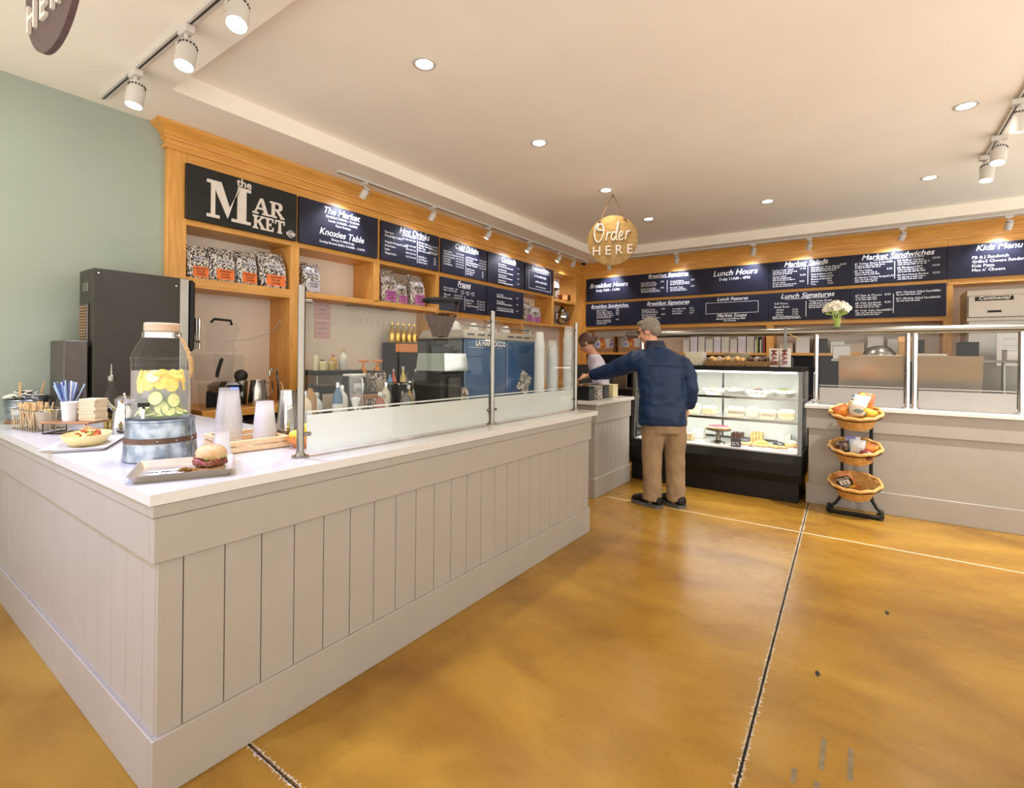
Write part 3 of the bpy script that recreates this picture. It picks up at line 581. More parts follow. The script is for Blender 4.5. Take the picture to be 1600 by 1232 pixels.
for i, (a, r, z, t) in enumerate(((-2.9, .080, .168, 1.2), (-2.3, .085, .172, 1.0), (-1.7, .080, .165, 1.35), (-1.2, .085, .178, .6), (-.6, .080, .170, 1.2), (.2, .07, .18, .3), (1.2, .08, .176, .8), (2.3, .075, .18, .5), (-1.9, .03, .188, .12), (-2.0, .07, .188, .2), (-1.0, .06, .186, .15), (2.95, .086, .170, 1.3), (-.25, .086, .172, 1.3), (.6, .085, .17, 1.2), (-.45, .088, .14, 1.45), (-3.0, .088, .135, 1.45), (-2.55, .088, .145, 1.5), (-1.45, .088, .14, 1.5), (-1.95, .086, .15, 1.4))):
    slicer('lemon_slice', LEM, LEMP, dp, (r * cos(a), r * sin(a), z), .030, t, a + pi / 2)
for i, (a, r, z, t) in enumerate(((-2.4, .085, .022, .25), (-1.9, .082, .045, 1.25), (-1.6, .088, .035, .9), (-1.1, .085, .03, .6), (-.7, .085, .028, .35), (.3, .06, .02, .1), (-2.2, .08, .085, 1.25), (2.0, .06, .02, .1), (2.9, .085, .03, .9), (-.35, .085, .03, .9), (-2.75, .086, .04, 1.1), (-1.35, .087, .075, 1.4), (-1.3, .08, .018, .2), (-2.0, .088, .018, .2))):
    slicer('cucumber_slice', CUC, CUCP, dp, (r * cos(a), r * sin(a), z), .031, t, a + pi / 2)
ICE = glassy('ice', (.94, .96, .98), .8, .1, .12)
for i in range(9):
    a = random.uniform(0, 2 * pi); r = random.uniform(.02, .085)
    MB().obox((r * cos(a), r * sin(a), random.uniform(.08, .13)), (.035, .03, .03), a, .4 * i).build('ice_cube', ICE, dp, False, False)
da = -2.35; dv = Vector((cos(da), sin(da), 0))
tp_ = MB().cyl(tuple(dv * .118 + Vector((0, 0, .04))), tuple(dv * .165 + Vector((0, 0, .04))), .011, n=12).cyl(tuple(dv * .158 + Vector((0, 0, .045))), tuple(dv * .158 + Vector((0, 0, .012))), .009, n=12).build('tap', CHROME, dp, world=False)
MB().obox(tuple(dv * .155 + Vector((0, 0, .065))), (.012, .045, .016), da + .5).cyl(tuple(dv * .155 + Vector((0, 0, .04))), tuple(dv * .155 + Vector((0, 0, .062))), .006, n=8).build('tap_lever', BLACK, tp_, world=False)
FOIL = pm('crumpled_foil', (.70, .66, .60), .35, .6, .2, 60)
tb.scale = (.86, .86, 1); dp.scale = (.86, .86, 1)
# --- sheet tray with the sandwich
TRAYM = pm('aluminium_tray', (.72, .66, .58), .32, .9, .04, 8)
def pan(name, label, cat, loc, rz, lx, ly, h, mat, t=.003, slope=.018):
    o = thing(name, label, cat, loc, rz); a, b = lx / 2, ly / 2; s = slope
    rect = lambda x, y, z, k=.012: [(-x + k, -y, z), (x - k, -y, z), (x, -y + k, z), (x, y - k, z), (x - k, y, z), (-x + k, y, z), (-x, y - k, z), (-x, -y + k, z)]
    MB().loft([rect(a - s, b - s, .0), rect(a - .004, b - .004, h - .004), rect(a, b, h), rect(a - .006, b - .006, h), rect(a - s - .002, b - s - .002, t), rect(.02, .02, t)]).build('pan', mat, o, True, False, 30)
    return o
pan('sheet_tray', 'aluminium sheet tray at the counter corner holding the pulled meat sandwich', 'tray', (.80, 2.03, Z0 + .0005), radians(-25), .315, .305, .026, TRAYM)
card = thing('paper_card', 'white paper card with printed lettering lying on the sheet tray', 'card', (.735, 2.035, Z0 + .0042), radians(-25))
MB().box(-.055, -.07, 0, .055, .07, .0008).build('sheet', PAPER, card, False, False)
t = MB(); put_text(t, 'the Market', 0, -.03, .030, lambda u, v, w: (u, v, .0014), 0, .25, .03, 'CENTER'); put_text(t, 'the Market', 0, .02, .026, lambda u, v, w: (u, v, .0014), 0, .25, .03, 'CENTER'); tag(t.build('lettering', BLACK, card, False, False), kind='stuff')
BUN = pm('toasted_bun', (.42, .25, .10), .5, noise=0, scale=16, col2=(.60, .42, .22), bump=.1); MEAT = pm('pulled_meat', (.22, .07, .035), .5, noise=.5, scale=90, bump=.5, bscale=120); ONI = pm('pickled_onion', (.55, .12, .20), .35, noise=.4, scale=60); GRN = pm('green_garnish', (.35, .48, .10), .5, noise=.3, scale=50)
sd = thing('sandwich', 'pulled meat sandwich on a toasted bun with pickled onion', 'sandwich', (.850, 1.955, Z0 + .0040))
sd.scale = (.82, .82, .86)
MB().lathe([(0, 0), (.052, 0), (.060, .008), (.060, .018), (.056, .022), (0, .022)], n=28).jitter(.0012).build('bun_base', BUN, sd, world=False)
MB().sph((0, 0, .042), (.068, .068, .026), 26, 8).jitter(.005).build('meat', MEAT, sd, world=False)
for i in range(26):
    a = random.uniform(0, 2 * pi); r = random.uniform(.045, .068); p = Vector((r * cos(a), r * sin(a), random.uniform(.038, .070))); d = Vector((-sin(a), cos(a), random.uniform(-.4, .4))) * random.uniform(.012, .024)
    MB().tube([p - d, p + Vector((0.004 * cos(a), .004 * sin(a), .004)), p + d + Vector((0, 0, -.006))], .0030, 6).build('onion_strip' if i % 3 else 'meat_shred', ONI if i % 3 else MEAT, sd, world=False)
for i in range(5):
    a = -2.2 + i * .35; MB().sph((.062 * cos(a), .062 * sin(a), .062), (.008, .006, .004), 8, 5).build('garnish', GRN, sd, world=False)
M = Matrix.Rotation(.12, 3, 'X')
MB().lathe([(0, .064), (.054, .064), (.061, .072), (.062, .082), (.056, .096), (.040, .107), (.018, .112), (0, .113)], n=28, M=M).jitter(.0012).build('bun_top', BUN, sd, world=False)
fr_ = thing('potato_chips', 'small pile of brown potato crisps beside the sandwich on the tray', 'crisps', (.775, 1.935, Z0 + .0040))
CHP = pm('crisp_brown', (.40, .22, .07), .6, noise=.3, scale=80)
for i in range(8):
    x, y = random.uniform(-.02, .02), random.uniform(-.03, .03)
    MB().lathe([(0, 0), (.012, .002), (.016, .006)], (x, y, .004 + .002 * i), 8, M=Matrix.Rotation(random.uniform(-.7, .7), 3, 'X')).jitter(.0015).build('crisp', CHP, fr_, world=False)
# --- food plate with yellow bowl
pan('serving_plate', 'white rectangular plate under the yellow food bowl', 'plate', (.748, 2.965, Z0 + .0005), radians(62), .40, .235, .016, WHITE)
YEL = pm('cream_yellow_ceramic', (.80, .66, .30), .35, noise=.04)
bw = thing('food_bowl', 'pale yellow oval bowl of loaded nacho food on the white plate', 'bowl', (.755, 2.985, Z0 + .0040), radians(62))
MB().lathe([(0, 0), (.085, 0), (.11, .018), (.128, .045), (.130, .050), (.126, .051), (.105, .022), (.08, .008), (0, .007)], n=40, sx=1.08, sy=.70).build('bowl', YEL, bw, world=False)
ORG = pm('orange_topping', (.62, .20, .05), .5, noise=.5, scale=70, bump=.4); REDT = pm('red_topping', (.50, .06, .04), .4, noise=.3, scale=60); TORT = pm('tortilla', (.72, .47, .18), .6, noise=.3, scale=50)
for i in range(34):
    a = random.uniform(0, 2 * pi); r = random.uniform(0, .085); x, y = r * cos(a) * 1.1, r * sin(a) * .62; z = .036 + .035 * (1 - r / .09) + random.uniform(-.004, .008)
    k = i % 6; m = (ORG, TORT, REDT, ORG, TORT, GRN)[k]
    if k == 1 or k == 4: MB().add([(x - .02, y - .012, z), (x + .02, y - .008, z + .006), (x + .002, y + .02, z + .014), (x, y, z - .004)], [(0, 1, 2), (0, 3, 1), (1, 3, 2), (2, 3, 0)]).build('chip', m, bw, False, False)
    else: MB().sph((x, y, z), (.017, .012, .010), 10, 6).jitter(.003).build('topping', m, bw, world=False)
# --- oil bottle
ob = thing('oil_bottle', 'clear glass oil bottle with steel pourer beside the dispenser', 'bottle', (1.0, 3.53, Z0))
MB().lathe([(0, 0), (.034, 0), (.037, .006), (.037, .15), (.033, .185), (.018, .225), (.014, .26), (.016, .285), (.018, .30)], n=24).build('glass', GLASS, ob, world=False)
OIL = glassy('golden_oil', (.93, .82, .42), .4)
MB().lathe([(0, .005), (.034, .005), (.034, .10), (0, .10)], n=24).build('oil', OIL, ob, world=False)
MB().lathe([(.0185, .275), (.019, .30), (.012, .308), (.006, .312), (.005, .335), (.003, .372), (0, .373)], n=16).build('pourer', STEEL, ob, world=False)
MB().lathe([(.0375, .095), (.0375, .12)], n=24, a0=-2.6, a1=-1.6).build('label_tag', BLACK, ob, world=False)
# --- polished pitcher
pt = thing('chrome_pitcher', 'small polished chrome pitcher behind the dispenser', 'pitcher', (.965, 3.20, Z0))
MB().lathe([(0, 0), (.045, 0), (.052, .008), (.056, .06), (.050, .12), (.040, .155), (.043, .185), (.047, .192), (.043, .188), (.038, .155), (0, .02)], n=32).build('body', CHROME, pt, world=False)
MB().tube([(.03, -.03, .17), (.065, -.05, .165), (.075, -.055, .12), (.06, -.045, .06), (.045, -.035, .05)], .006, 8).build('handle', CHROME, pt, world=False)
MB().lathe([(.040, .188), (.043, .192), (.03, .205), (.008, .212), (.008, .222), (0, .226)], n=24).build('lid', CHROME, pt, world=False)
MB().tube([(-.045, .0, .14), (-.065, 0, .165), (-.078, 0, .19)], [.012, .009, .007], 8).build('spout', CHROME, pt, world=False)
for i, (x, y, c) in enumerate(((.04, -.085, 'near'), (-.03, -.095, 'far'))):
    g = MB().lathe([(0, .0), (.016, 0), (.018, .004), (.021, .05), (.0195, .05), (.017, .006), (0, .005)], (0, 0, 0), 16)
    o = tag(g.build('glass_tumbler', GLASS, None), ('tiny clear glass standing right in front of the chrome pitcher', 'tiny clear glass standing left in front of the chrome pitcher')[i], 'glass', 'tiny glasses by the pitcher'); o.location = (.975 + x, 3.19 + y, Z0)
# --- riser with cup, napkins, straws
rs = thing('wooden_riser', 'low brown wooden riser on black wire legs under the white cup', 'riser', (.835, 3.49, Z0), radians(-55))
MB().rbox(-.13, -.075, .054, .13, .075, .066, .003).build('board', WALN, rs, False, False)
for sx in (-.115, .115):
    MB().tube([(sx, -.07, .054), (sx, -.07, .003), (sx, .07, .003), (sx, .07, .054)], .003, 6).build('leg', BLACKM, rs, world=False)
MB().tube([(-.115, -.07, .003), (.115, -.07, .003)], .003, 6).build('stretcher', BLACKM, rs, world=False)
def at_riser(u, v): a = radians(-55); return (.835 + u * cos(a) - v * sin(a), 3.49 + u * sin(a) + v * cos(a), Z0 + .0665)
wc = thing('paper_cup', 'plain white paper cup on the wooden riser', 'cup', at_riser(-.005, -.03))
MB().lathe([(0, 0), (.032, 0), (.040, .095), (.0425, .100), (.0405, .104), (.038, .097), (.030, .004), (0, .004)], n=28).build('cup', PAPER, wc, world=False)
np_ = thing('napkin_stack', 'stack of cream paper napkins on the wooden riser beside the white cup', 'napkins', at_riser(.083, .012), radians(-55))
NAPM = pm('cream_napkin', (.74, .60, .40), .8, noise=.08)
for i in range(14): MB().obox((random.uniform(-.003, .003), random.uniform(-.003, .003), .0042 + i * .0085), (.09, .085, .0072), random.uniform(-.05, .05)).build('napkin', NAPM, np_, False, False)
sj = thing('straw_jar', 'clear glass jar of blue paper straws behind the white cup', 'straw jar', at_riser(-.072, .03))
MB().lathe([(0, 0), (.046, 0), (.052, .008), (.052, .095), (.044, .11), (.044, .122), (.046, .124)], n=28).build('jar', GLASS, sj, world=False)
STR = [pm('navy_straw', (.05, .09, .30), .5), pm('sky_straw', (.35, .50, .75), .5), pm('white_straw', (.75, .76, .80), .5)]
for i in range(26):
    a = i * 2.4; r0, r1 = random.uniform(.005, .03), random.uniform(.02, .070); zt = random.uniform(.185, .215)
    if sin(a) * .6 + cos(a) > .9: r1 *= .8
    MB().tube([(r0 * cos(a + 3), r0 * sin(a + 3), .008), (r1 * .6 * cos(a), r1 * .6 * sin(a), .12), (r1 * cos(a), r1 * sin(a), zt)], .0034, 6).build('straw', STR[i % 3], sj, world=False)
# --- wire basket with wooden cutlery
wb = thing('wire_basket', 'rectangular wire basket of wooden cutlery near the counter edge', 'basket', (.755, 3.80, Z0), radians(8))
WIRE = pm('brass_wire', (.44, .38, .27), .35, .9, .1)
def rloop(x, y, z): return [(-x, -y, z), (x, -y, z), (x, y, z), (-x, y, z)]
for k, z in enumerate((.004, .055, .115)): MB().tube(rloop(.075 + .05 * z, .145 + .05 * z, z), .003 if k != 1 else .002, 6, True).build('rim' if k == 2 else 'hoop', WIRE, wb, world=False)
for i in range(10):
    for sx in (-1, 1):
        y = -.135 + .03 * i; MB().tube([(sx * .0755, y, .004), (sx * .081, y * 1.04, .115)], .0017, 5).build('wire', WIRE, wb, world=False)
for i in range(6):
    for sy in (-1, 1):
        x = -.065 + .026 * i; MB().tube([(x, sy * .1455, .004), (x * 1.07, sy * .151, .115)], .0017, 5).build('wire', WIRE, wb, world=False)
MB().box(-.07, -.14, .0, .07, .14, .003).build('tray_floor', WIRE, wb, False, False)
FORKW = pm('birch_cutlery', (.68, .46, .24), .7, noise=.15, scale=40)
ct = thing('cutlery_bundle', 'bundle of pale wooden forks and knives fanned inside the wire basket', 'cutlery', (.755, 3.80, Z0 + .0045), radians(8))
for i in range(22):
    x = -.055 + .11 * ((i * 7) % 22) / 22; y = .02 + .09 * (i % 2) + random.uniform(-.02, .02)
    MB().obox((x, y, .075), (.006, .012, .14), random.uniform(-.5, .5), random.uniform(-.45, -.1), random.uniform(-.25, .25)).build('fork' if i % 2 else 'knife', FORKW, ct, False, False)
lc = thing('lemon_cup', 'tan paper tub of lemon packets in the near end of the wire basket', 'tub', (.765, 3.725, Z0 + .0045))
KRAFT = pm('kraft_grey', (.48, .40, .30), .8, noise=.05)
MB().lathe([(0, 0), (.032, 0), (.050, .10), (.048, .10), (.031, .003), (0, .003)], n=24).build('tub', KRAFT, lc, world=False)
for i in range(12):
    a = i * 2.4; r = .008 * (i % 5); MB().obox((r * cos(a), r * sin(a), .098 + .002 * (i % 3)), (.026, .018, .006), a, .3, .3).build('packet', (LEM, PAPER, LEM)[i % 3], lc, False, False)
# --- bucket of condiment packets
bc = thing('galvanised_bucket', 'ribbed galvanised bucket heaped with condiment packets by the green wall', 'bucket', (.775, 4.240, Z0))
MB().lathe([(0, 0), (.085, 0), (.088, .006), (.091, .05), (.094, .054), (.092, .058), (.102, .135), (.106, .14), (.103, .144), (.099, .138), (.086, .01), (0, .008)], n=36).build('pail', DSTEEL if 0 else GALV, bc, world=False)
MB().lathe([(.088, .0), (.097, .004), (.097, .012), (.089, .016)], n=36).build('foot_band', WALN, bc, world=False)
CREM = pm('packet_cream', (.74, .68, .60), .5, noise=.1); GRYP = pm('packet_grey', (.36, .36, .38), .5, noise=.2)
for i in range(30):
    a = i * 2.4; r = .018 * math.sqrt(i); z = .150 + .035 * (1 - r / .1) + random.uniform(0, .012)
    o = MB().obox((0, 0, 0), (.045, .030, .006), a, random.uniform(-.6, .6), random.uniform(-.6, .6)).build('condiment_packet', (PAPER, BLACK, CREM, GRYP, PAPER)[i % 5], None, False)
    o.location = (.775 + r * cos(a), 4.24 + r * sin(a), Z0 + z); tag(o, 'small condiment packet heaped in the galvanised bucket', 'packet', 'packets heaped in the bucket')
for x, y, l in ((-.04, -.06, 'left'), (.07, -.02, 'right')):
    o = MB().obox((0, 0, .0), (.012, .004, .10), .3, .0, .25 if x > 0 else 0).build('stir_stick', FORKW, None, False); o.location = (.775 + x, 4.24 + y, Z0 + .20)
    tag(o, 'flat wooden stir stick upright at the %s of the packet heap' % l, 'stick', 'sticks in the bucket')
# --- crate with cup stacks
CRA = radians(-66)
cr = thing('pine_crate', 'shallow pale pine crate with clear cup stacks on the counter', 'crate', (1.195, 2.385, Z0), radians(-6))
for sy in (-1, 1):
    for z in (.004, .032): MB().rbox(-.13, sy * .165 - .006, z, .13, sy * .165 + .006, z + .022, .002).build('slat', PINE, cr, False, False)
for sx in (-1, 1):
    for z in (.004, .032): MB().rbox(sx * .124 - .006, -.158, z, sx * .124 + .006, .158, z + .022, .002).build('slat', PINE, cr, False, False)
for sx in (-1, 1):
    for sy in (-1, 1): MB().rbox(sx * .108 - .01, sy * .148 - .01, .003, sx * .108 + .01, sy * .148 + .01, .05, .002).build('corner_block', PINE, cr, False, False)
MB().rbox(-.117, -.158, .001, .117, .158, .004, .001).build('base', PINE, cr, False, False)
def cup_prof(r0, r1, h): return [(r0, 0), (r1, h), (r1 + .0025, h), (r1 + .0025, h + .005), (r1, h + .004), (r0 - .0015, .003)]
def cup_stack(label, cat, loc, n, r0, r1, h, pitch, mat, upside=False, name='cup_stack'):
    o = thing(name, label, cat, loc)
    pr = cup_prof(r0, r1, h); H = h + .005 + pitch * (n - 1)
    first = None
    for i in range(n):
        if first is None:
            p = [(r, (h + .005 - z) if upside else z) for r, z in pr]
            if upside: p = p + [(0, h + .002)]
            else: p = [(0, .001)] + p
            first = MB().lathe(p, n=24).build('cup', mat, o, world=False); c = first
        else: c = first.copy(); COL.objects.link(c); c.parent = o
        c.location = (0, 0, i * pitch)
    return o
cup_stack('tall stack of upturned clear plastic cups at the back of the pine crate', 'cups', (1.155, 2.47, Z0 + .0045), 8, .042, .058, .15, .0165, CUPM, True)
cup_stack('shorter frosted stack of upturned plastic cups at the right of the pine crate', 'cups', (1.262, 2.345, Z0 + .0045), 6, .038, .050, .125, .0155, glassy('hazy_plastic_cup', (1, 1, 1), .3, .08, .26, (.97, .97, .98)), True)
cup_stack('short stack of ribbed clear tumblers on the worktop in front of the pine crate', 'cups', (.990, 2.175, Z0 + .0005), 4, .027, .034, .075, .010, CUPM, True)
cup_stack('stack of polished steel mixing tumblers beside the crate and glass guard post', 'tumblers', (1.405, 2.40, Z0 + .0065), 5, .034, .046, .17, .018, CHROME, True)
mt = thing('bar_mat', 'black studded rubber bar mat under the steel tumblers', 'bar mat', (1.415, 2.385, Z0), radians(-6))
MB().rbox(-.075, -.12, 0, .075, .12, .004, .002).build('mat', RUBB, mt, False, False)
st = MB()
for i in range(10):
    for j in range(16): st.cyl((-.065 + i * .0145, -.11 + j * .0147, .004), (-.065 + i * .0145, -.11 + j * .0147, .0062), .004, n=6)
tag(st.build('studs', RUBB, mt, False, False), kind='stuff')
# --- black tap machine and box by the green wall
mc = thing('cold_brew_machine', 'tall black cold brew tap machine on the counter by the green wall', 'drink machine', (1.30, 4.13, Z0))
MB().rbox(1.035, 4.00, Z0 + .02, 1.525, 4.28, 1.945, .004).build('cabinet', CHAR, mc, False)
MB().rbox(1.526, 4.00, Z0 + .02, 1.585, 4.28, 1.945, .004).build('front_frame', STEEL, mc, False)
MB().rbox(1.586, 4.005, 1.42, 1.632, 4.275, 1.94, .015).build('front_panel', BLACK, mc, False)
for x, z in ((1.06, 1.915), (1.50, 1.885), (1.06, 1.06)): MB().cyl((x, 4.0, z), (x, 3.996, z), .005, n=10).build('screw', CHROME, mc)
for x, y in ((1.06, 4.03), (1.5, 4.03), (1.06, 4.25), (1.5, 4.25)): MB().cyl((x, y, Z0), (x, y, Z0 + .021), .014, n=10).build('foot', BLACK, mc)
MB().rbox(1.022, 4.07, 1.44, 1.0345, 4.22, 1.72, .003).build('vent', DSTEEL, mc, False)
t = MB()
for i in range(14): t.box(1.018, 4.08, 1.455 + i * .0185, 1.0215, 4.21, 1.464 + i * .0185)
tag(t.build('vent_slats', WALN, mc, False), kind='stuff')
MB().rbox(1.030, 4.09, 1.80, 1.0345, 4.20, 1.86, .001).build('badge', STEEL, mc, False)
for i, y in enumerate((4.05, 4.10)):
    k = MB().tube([(1.632, y, 1.50), (1.67, y, 1.50), (1.682, y, 1.485)], .009, 8).cyl((1.68, y, 1.49), (1.68, y, 1.44), .008, n=10).build('tap', CHROME, mc)
    MB().lathe([(0, 0), (.006, 0), (.008, .03), (.013, .12), (.010, .16), (0, .165)], (1.675, y, 1.51), 12).build('tap_handle', CHROME, k)
bx2 = thing('water_filter_box', 'small dark metal box standing left of the cold brew machine', 'box', (.97, 4.15, Z0))
MB().rbox(.895, 4.00, Z0, 1.012, 4.30, 1.478, .006).build('case', pm('dark_bronze_metal', (.085, .072, .066), .42, .3, .08), bx2, False)
MB().rbox(.92, 3.996, 1.02, .985, 3.9995, 1.16, .002).build('cover_plate', CHAR, bx2, False)
# ============================================================ shelves of the left wall: bags, pots
PRINT = spotted('black_white_marbled_print', [(.012, .011, .011), (.66, .62, .58), (.05, .04, .035), (.78, .75, .72), (.03, .025, .02), (.45, .38, .32)], 130, .35, True, (1, 1, .55))
PRINT2 = spotted('brown_marbled_print', [(.05, .03, .02), (.50, .44, .37), (.12, .07, .05), (.66, .60, .54), (.025, .018, .016)], 130, .4, True, (1, 1, .55))
ORL = pm('orange_label', (.80, .17, .02), .5, noise=.06); PKL = pm('magenta_label', (.48, .13, .34), .5, noise=.06); SVL = pm('silver_label', (.52, .50, .54), .4, noise=.06)
def coffee_bag(label, x, y, z, w, h, d, mat, lab, rz=0, group=None, slump=0., words=('ORGANIC', 'DECAF', 'COFFEE')):
    o = thing('coffee_bag', label, 'coffee bag', (x, y, z), rz, group); R_ = []
    for k, (zz, fx, fy) in enumerate(((0, .94, .9), (.02, 1, 1), (.30, 1.02, 1.04), (.60, 1.0, .92), (.80, .97, .62), (.90, .96, .34), (.97, .95, .12), (1, .95, .08))):
        a, b = w / 2 * fx, d / 2 * fy; q = .18
        R_.append([(px + slump * zz * zz, py + (.02 * zz * zz), zz * h) for px, py in ((-a, -b * .8), (-a * .85, -b), (-a * .3, -b * 1.05), (a * .3, -b * 1.05), (a * .85, -b), (a, -b * .8), (a * .93, 0), (a, b * .8), (a * .85, b), (-a * .85, b), (-a, b * .8), (-a * .93, 0))])
    m = MB().loft(R_); m.v = [(p[0] + random.uniform(-.003, .003), p[1] + random.uniform(-.003, .003), p[2]) for p in m.v]
    m.build('bag', mat, o, True, False, 50)
    fn_ = lambda u, v, ww: (u + slump * .1, -d / 2 * 1.07 - .002 - ww, v)
    MB().prism([(-w * .28, h * .05), (w * .42, h * .05), (w * .42, h * .36), (-w * .28, h * .36)], fn_, .002).build('label_patch', lab, o, False, False)
    t = MB()
    for i, s_ in enumerate(words): put_text(t, s_, w * .07, h * (.27 - .085 * i), h * .075, fn_, .0032, 0, .02, 'CENTER', 1)
    tag(t.build('label_print', BLACK, o, False, False), kind='stuff')
    f2 = lambda u, v, ww: (u, -d / 2 * 1.05 - .002 - ww, v); t = MB(); put_rect(t, -w * .26, h * .52, w * .26, h * .66, f2, .001); t.build('brand_patch', mat if mat is PRINT2 else SVL, o, False, False)
    t = MB(); put_text(t, 'RISE UP', 0, h * .555, h * .095, f2, .002, 0, .02, 'CENTER', 1); tag(t.build('brand_print', BLACK, o, False, False), kind='stuff')
    return o
G1 = 'orange label coffee bags in the first niche'
coffee_bag('black and white coffee bag with orange label, leftmost in the niche under the Market sign', 1.825, 4.475, 2.0182, .165, .275, .10, PRINT, ORL, 0, G1)
coffee_bag('black and white coffee bag with orange label, second from left under the Market sign', 2.012, 4.475, 2.0182, .20, .285, .11, PRINT, ORL, 0, G1)
coffee_bag('black and white coffee bag with orange label, third from left under the Market sign', 2.215, 4.475, 2.0182, .18, .29, .11, PRINT, ORL, .05, G1)
coffee_bag('tallest black and white coffee bag with orange label, rightmost under the Market sign', 2.46, 4.485, 2.0182, .24, .325, .13, PRINT, ORL, -.1, G1, -.02)
coffee_bag('single silver and black coffee bag alone in the niche under the hours board', 2.84, 4.475, 2.0142, .19, .30, .11, PRINT, SVL, .0, None, .01, ('ORGANIC', 'COFFEE'))
G2 = 'magenta label coffee bags on the left wall'
coffee_bag('brown print coffee bag with magenta label, leftmost under the Hot Drinks board', 3.815, 4.475, 2.0142, .215, .385, .12, PRINT2, PKL, 0, G2)
coffee_bag('shorter brown coffee bag with magenta label, middle one under the Hot Drinks board', 4.025, 4.49, 2.0142, .175, .29, .10, PRINT2, PKL, 0, G2)
coffee_bag('brown coffee bag with magenta label, rightmost under the Hot Drinks board', 4.262, 4.475, 2.0142, .245, .375, .12, PRINT2, PKL, .06, G2)
coffee_bag('slumped brown coffee bag with magenta label, left under Featured Drinks', 6.70, 4.475, 1.9752, .24, .33, .13, PRINT2, PKL, .1, G2, .03)
coffee_bag('leaning brown coffee bag with magenta label, right under Featured Drinks', 6.95, 4.48, 1.9752, .22, .27, .12, PRINT2, PKL, -.2, G2, .04)
COPP = pm('copper', (.62, .26, .12), .25, 1, .08)
cp = thing('copper_pot', 'low copper pot with a handle in the upper corner niche', 'pot', (8.03, 4.52, 2.4402))
MB().lathe([(0, 0), (.10, 0), (.125, .02), (.13, .11), (.134, .114), (.126, .112), (.118, .02), (0, .01)], n=28).build('pot', COPP, cp, world=False)
MB().tube([(.12, -.02, .09), (.19, -.03, .12), (.2, -.03, .06), (.13, -.02, .03)], .009, 8).build('handle', COPP, cp, world=False)
dm = thing('cake_dome', 'dark cake stand with white cover in the upper corner niche', 'cake stand', (7.66, 4.52, 2.4402))
MB().lathe([(0, 0), (.08, 0), (.07, .02), (.03, .05), (.03, .16), (.1, .19), (.1, .2), (0, .2)], n=24).build('stand', BLACK, dm, world=False)
MB().lathe([(.095, .201), (.1, .25), (.08, .30), (.02, .33), (0, .335)], n=24).build('cover', PAPER, dm, world=False)
sv = thing('silver_urn', 'polished silver urn in the lower corner niche', 'urn', (7.98, 4.52, 1.9952))
MB().lathe([(0, 0), (.09, 0), (.07, .03), (.12, .08), (.14, .17), (.11, .25), (.06, .28), (.07, .30), (.03, .33), (.02, .36), (0, .365)], n=28).build('urn', CHROME, sv, world=False)
for s_ in (-1, 1): MB().tube([(s_ * .13, 0, .2), (s_ * .19, 0, .2), (s_ * .19, 0, .12), (s_ * .13, 0, .1)], .008, 8).build('handle', CHROME, sv, world=False)
# ============================================================ back bench and wall
def bottle(label, loc, r, h, col, cap, band=None, name='bottle', cat='bottle', group='bottles on the back bench', neck=.35, glassb=False):
    o = thing(name, label, cat, loc, 0, group)
    m = glassy('bottle_' + str(col), col, .5) if glassb else pm('bottle_' + str(col), col, .25, noise=.08, coat=.3)
    hb = h * (1 - neck)
    MB().lathe([(0, 0), (r * .95, 0), (r, .006), (r, hb * .88), (r * .8, hb), (r * .36, hb + h * neck * .35), (r * .34, h * .93), (r * .34, h * .94)], n=18).build('body', m, o, world=False)
    MB().lathe([(0, h * .90), (r * .42, h * .90), (r * .42, h), (0, h)], n=14).build('cap', cap, o, world=False)
    if band: MB().lathe([(r * 1.01, hb * .15), (r * 1.02, hb * .16), (r * 1.02, hb * .72), (r * 1.01, hb * .73)], n=18).build('label_band', band, o, world=False)
    return o
def pumpb(label, loc, r, h, col, pump, group='pump bottles'):
    o = thing('pump_bottle', label, 'pump bottle', loc, 0, group)
    MB().lathe([(0, 0), (r, 0), (r * 1.03, .006), (r * 1.03, h * .55), (r * .6, h * .66), (r * .45, h * .68)], n=18).build('body', col, o, world=False)
    MB().lathe([(0, h * .66), (r * .55, h * .66), (r * .55, h * .76), (r * .2, h * .78), (r * .2, h * .93), (0, h * .93)], n=14).build('collar', pump, o, world=False)
    MB().rbox(-r * .9, -.012, h * .92, r * 1.1, .012, h * .98, .005).build('spout', pump, o, False, False)
    return o
ORP = pm('orange_pump', (.70, .25, .06), .4); AMB = pm('amber_syrup', (.62, .25, .03), .2, coat=.4); CRM = pm('cream_sauce', (.72, .64, .40), .4); DRK = pm('chocolate_sauce', (.06, .035, .03), .3, coat=.3); CORK = pm('cork_top', (.55, .38, .12), .6)
ck_ = thing('ice_bin', 'black topped steel cabinet on the back bench carrying bottles', 'cabinet', (2.98, 4.3, .9662))
MB().rbox(2.72, 4.14, .9662, 3.22, 4.46, 1.218, .006).build('cabinet', STEEL, ck_, False); MB().rbox(2.705, 4.125, 1.2182, 3.235, 4.47, 1.258, .006).build('top', BLACK, ck_, False)
bottle('tall clear bottle with cream label and gold stopper on the black topped cabinet', (3.10, 4.28, 1.2582), .042, .20, (.70, .68, .60), CORK, PAPER, neck=.3)
bottle('amber bottle with red cap just left of the tall clear bottle', (3.00, 4.30, 1.2582), .038, .15, (.55, .30, .06), pm('red_cap', (.5, .05, .03), .4), None, neck=.3)
bottle('slim pale yellow bottle at the left of the black topped cabinet', (2.755, 4.22, 1.2582), .026, .15, (.74, .68, .45), PAPER, None, neck=.1)
bottle('squat cream bottle on the black topped cabinet', (2.83, 4.22, 1.2582), .038, .10, (.70, .66, .36), BLACK, None, neck=.2)
bottle('squat golden bottle on the black topped cabinet', (2.92, 4.21, 1.2582), .034, .095, (.55, .42, .12), CHROME, None, neck=.2)
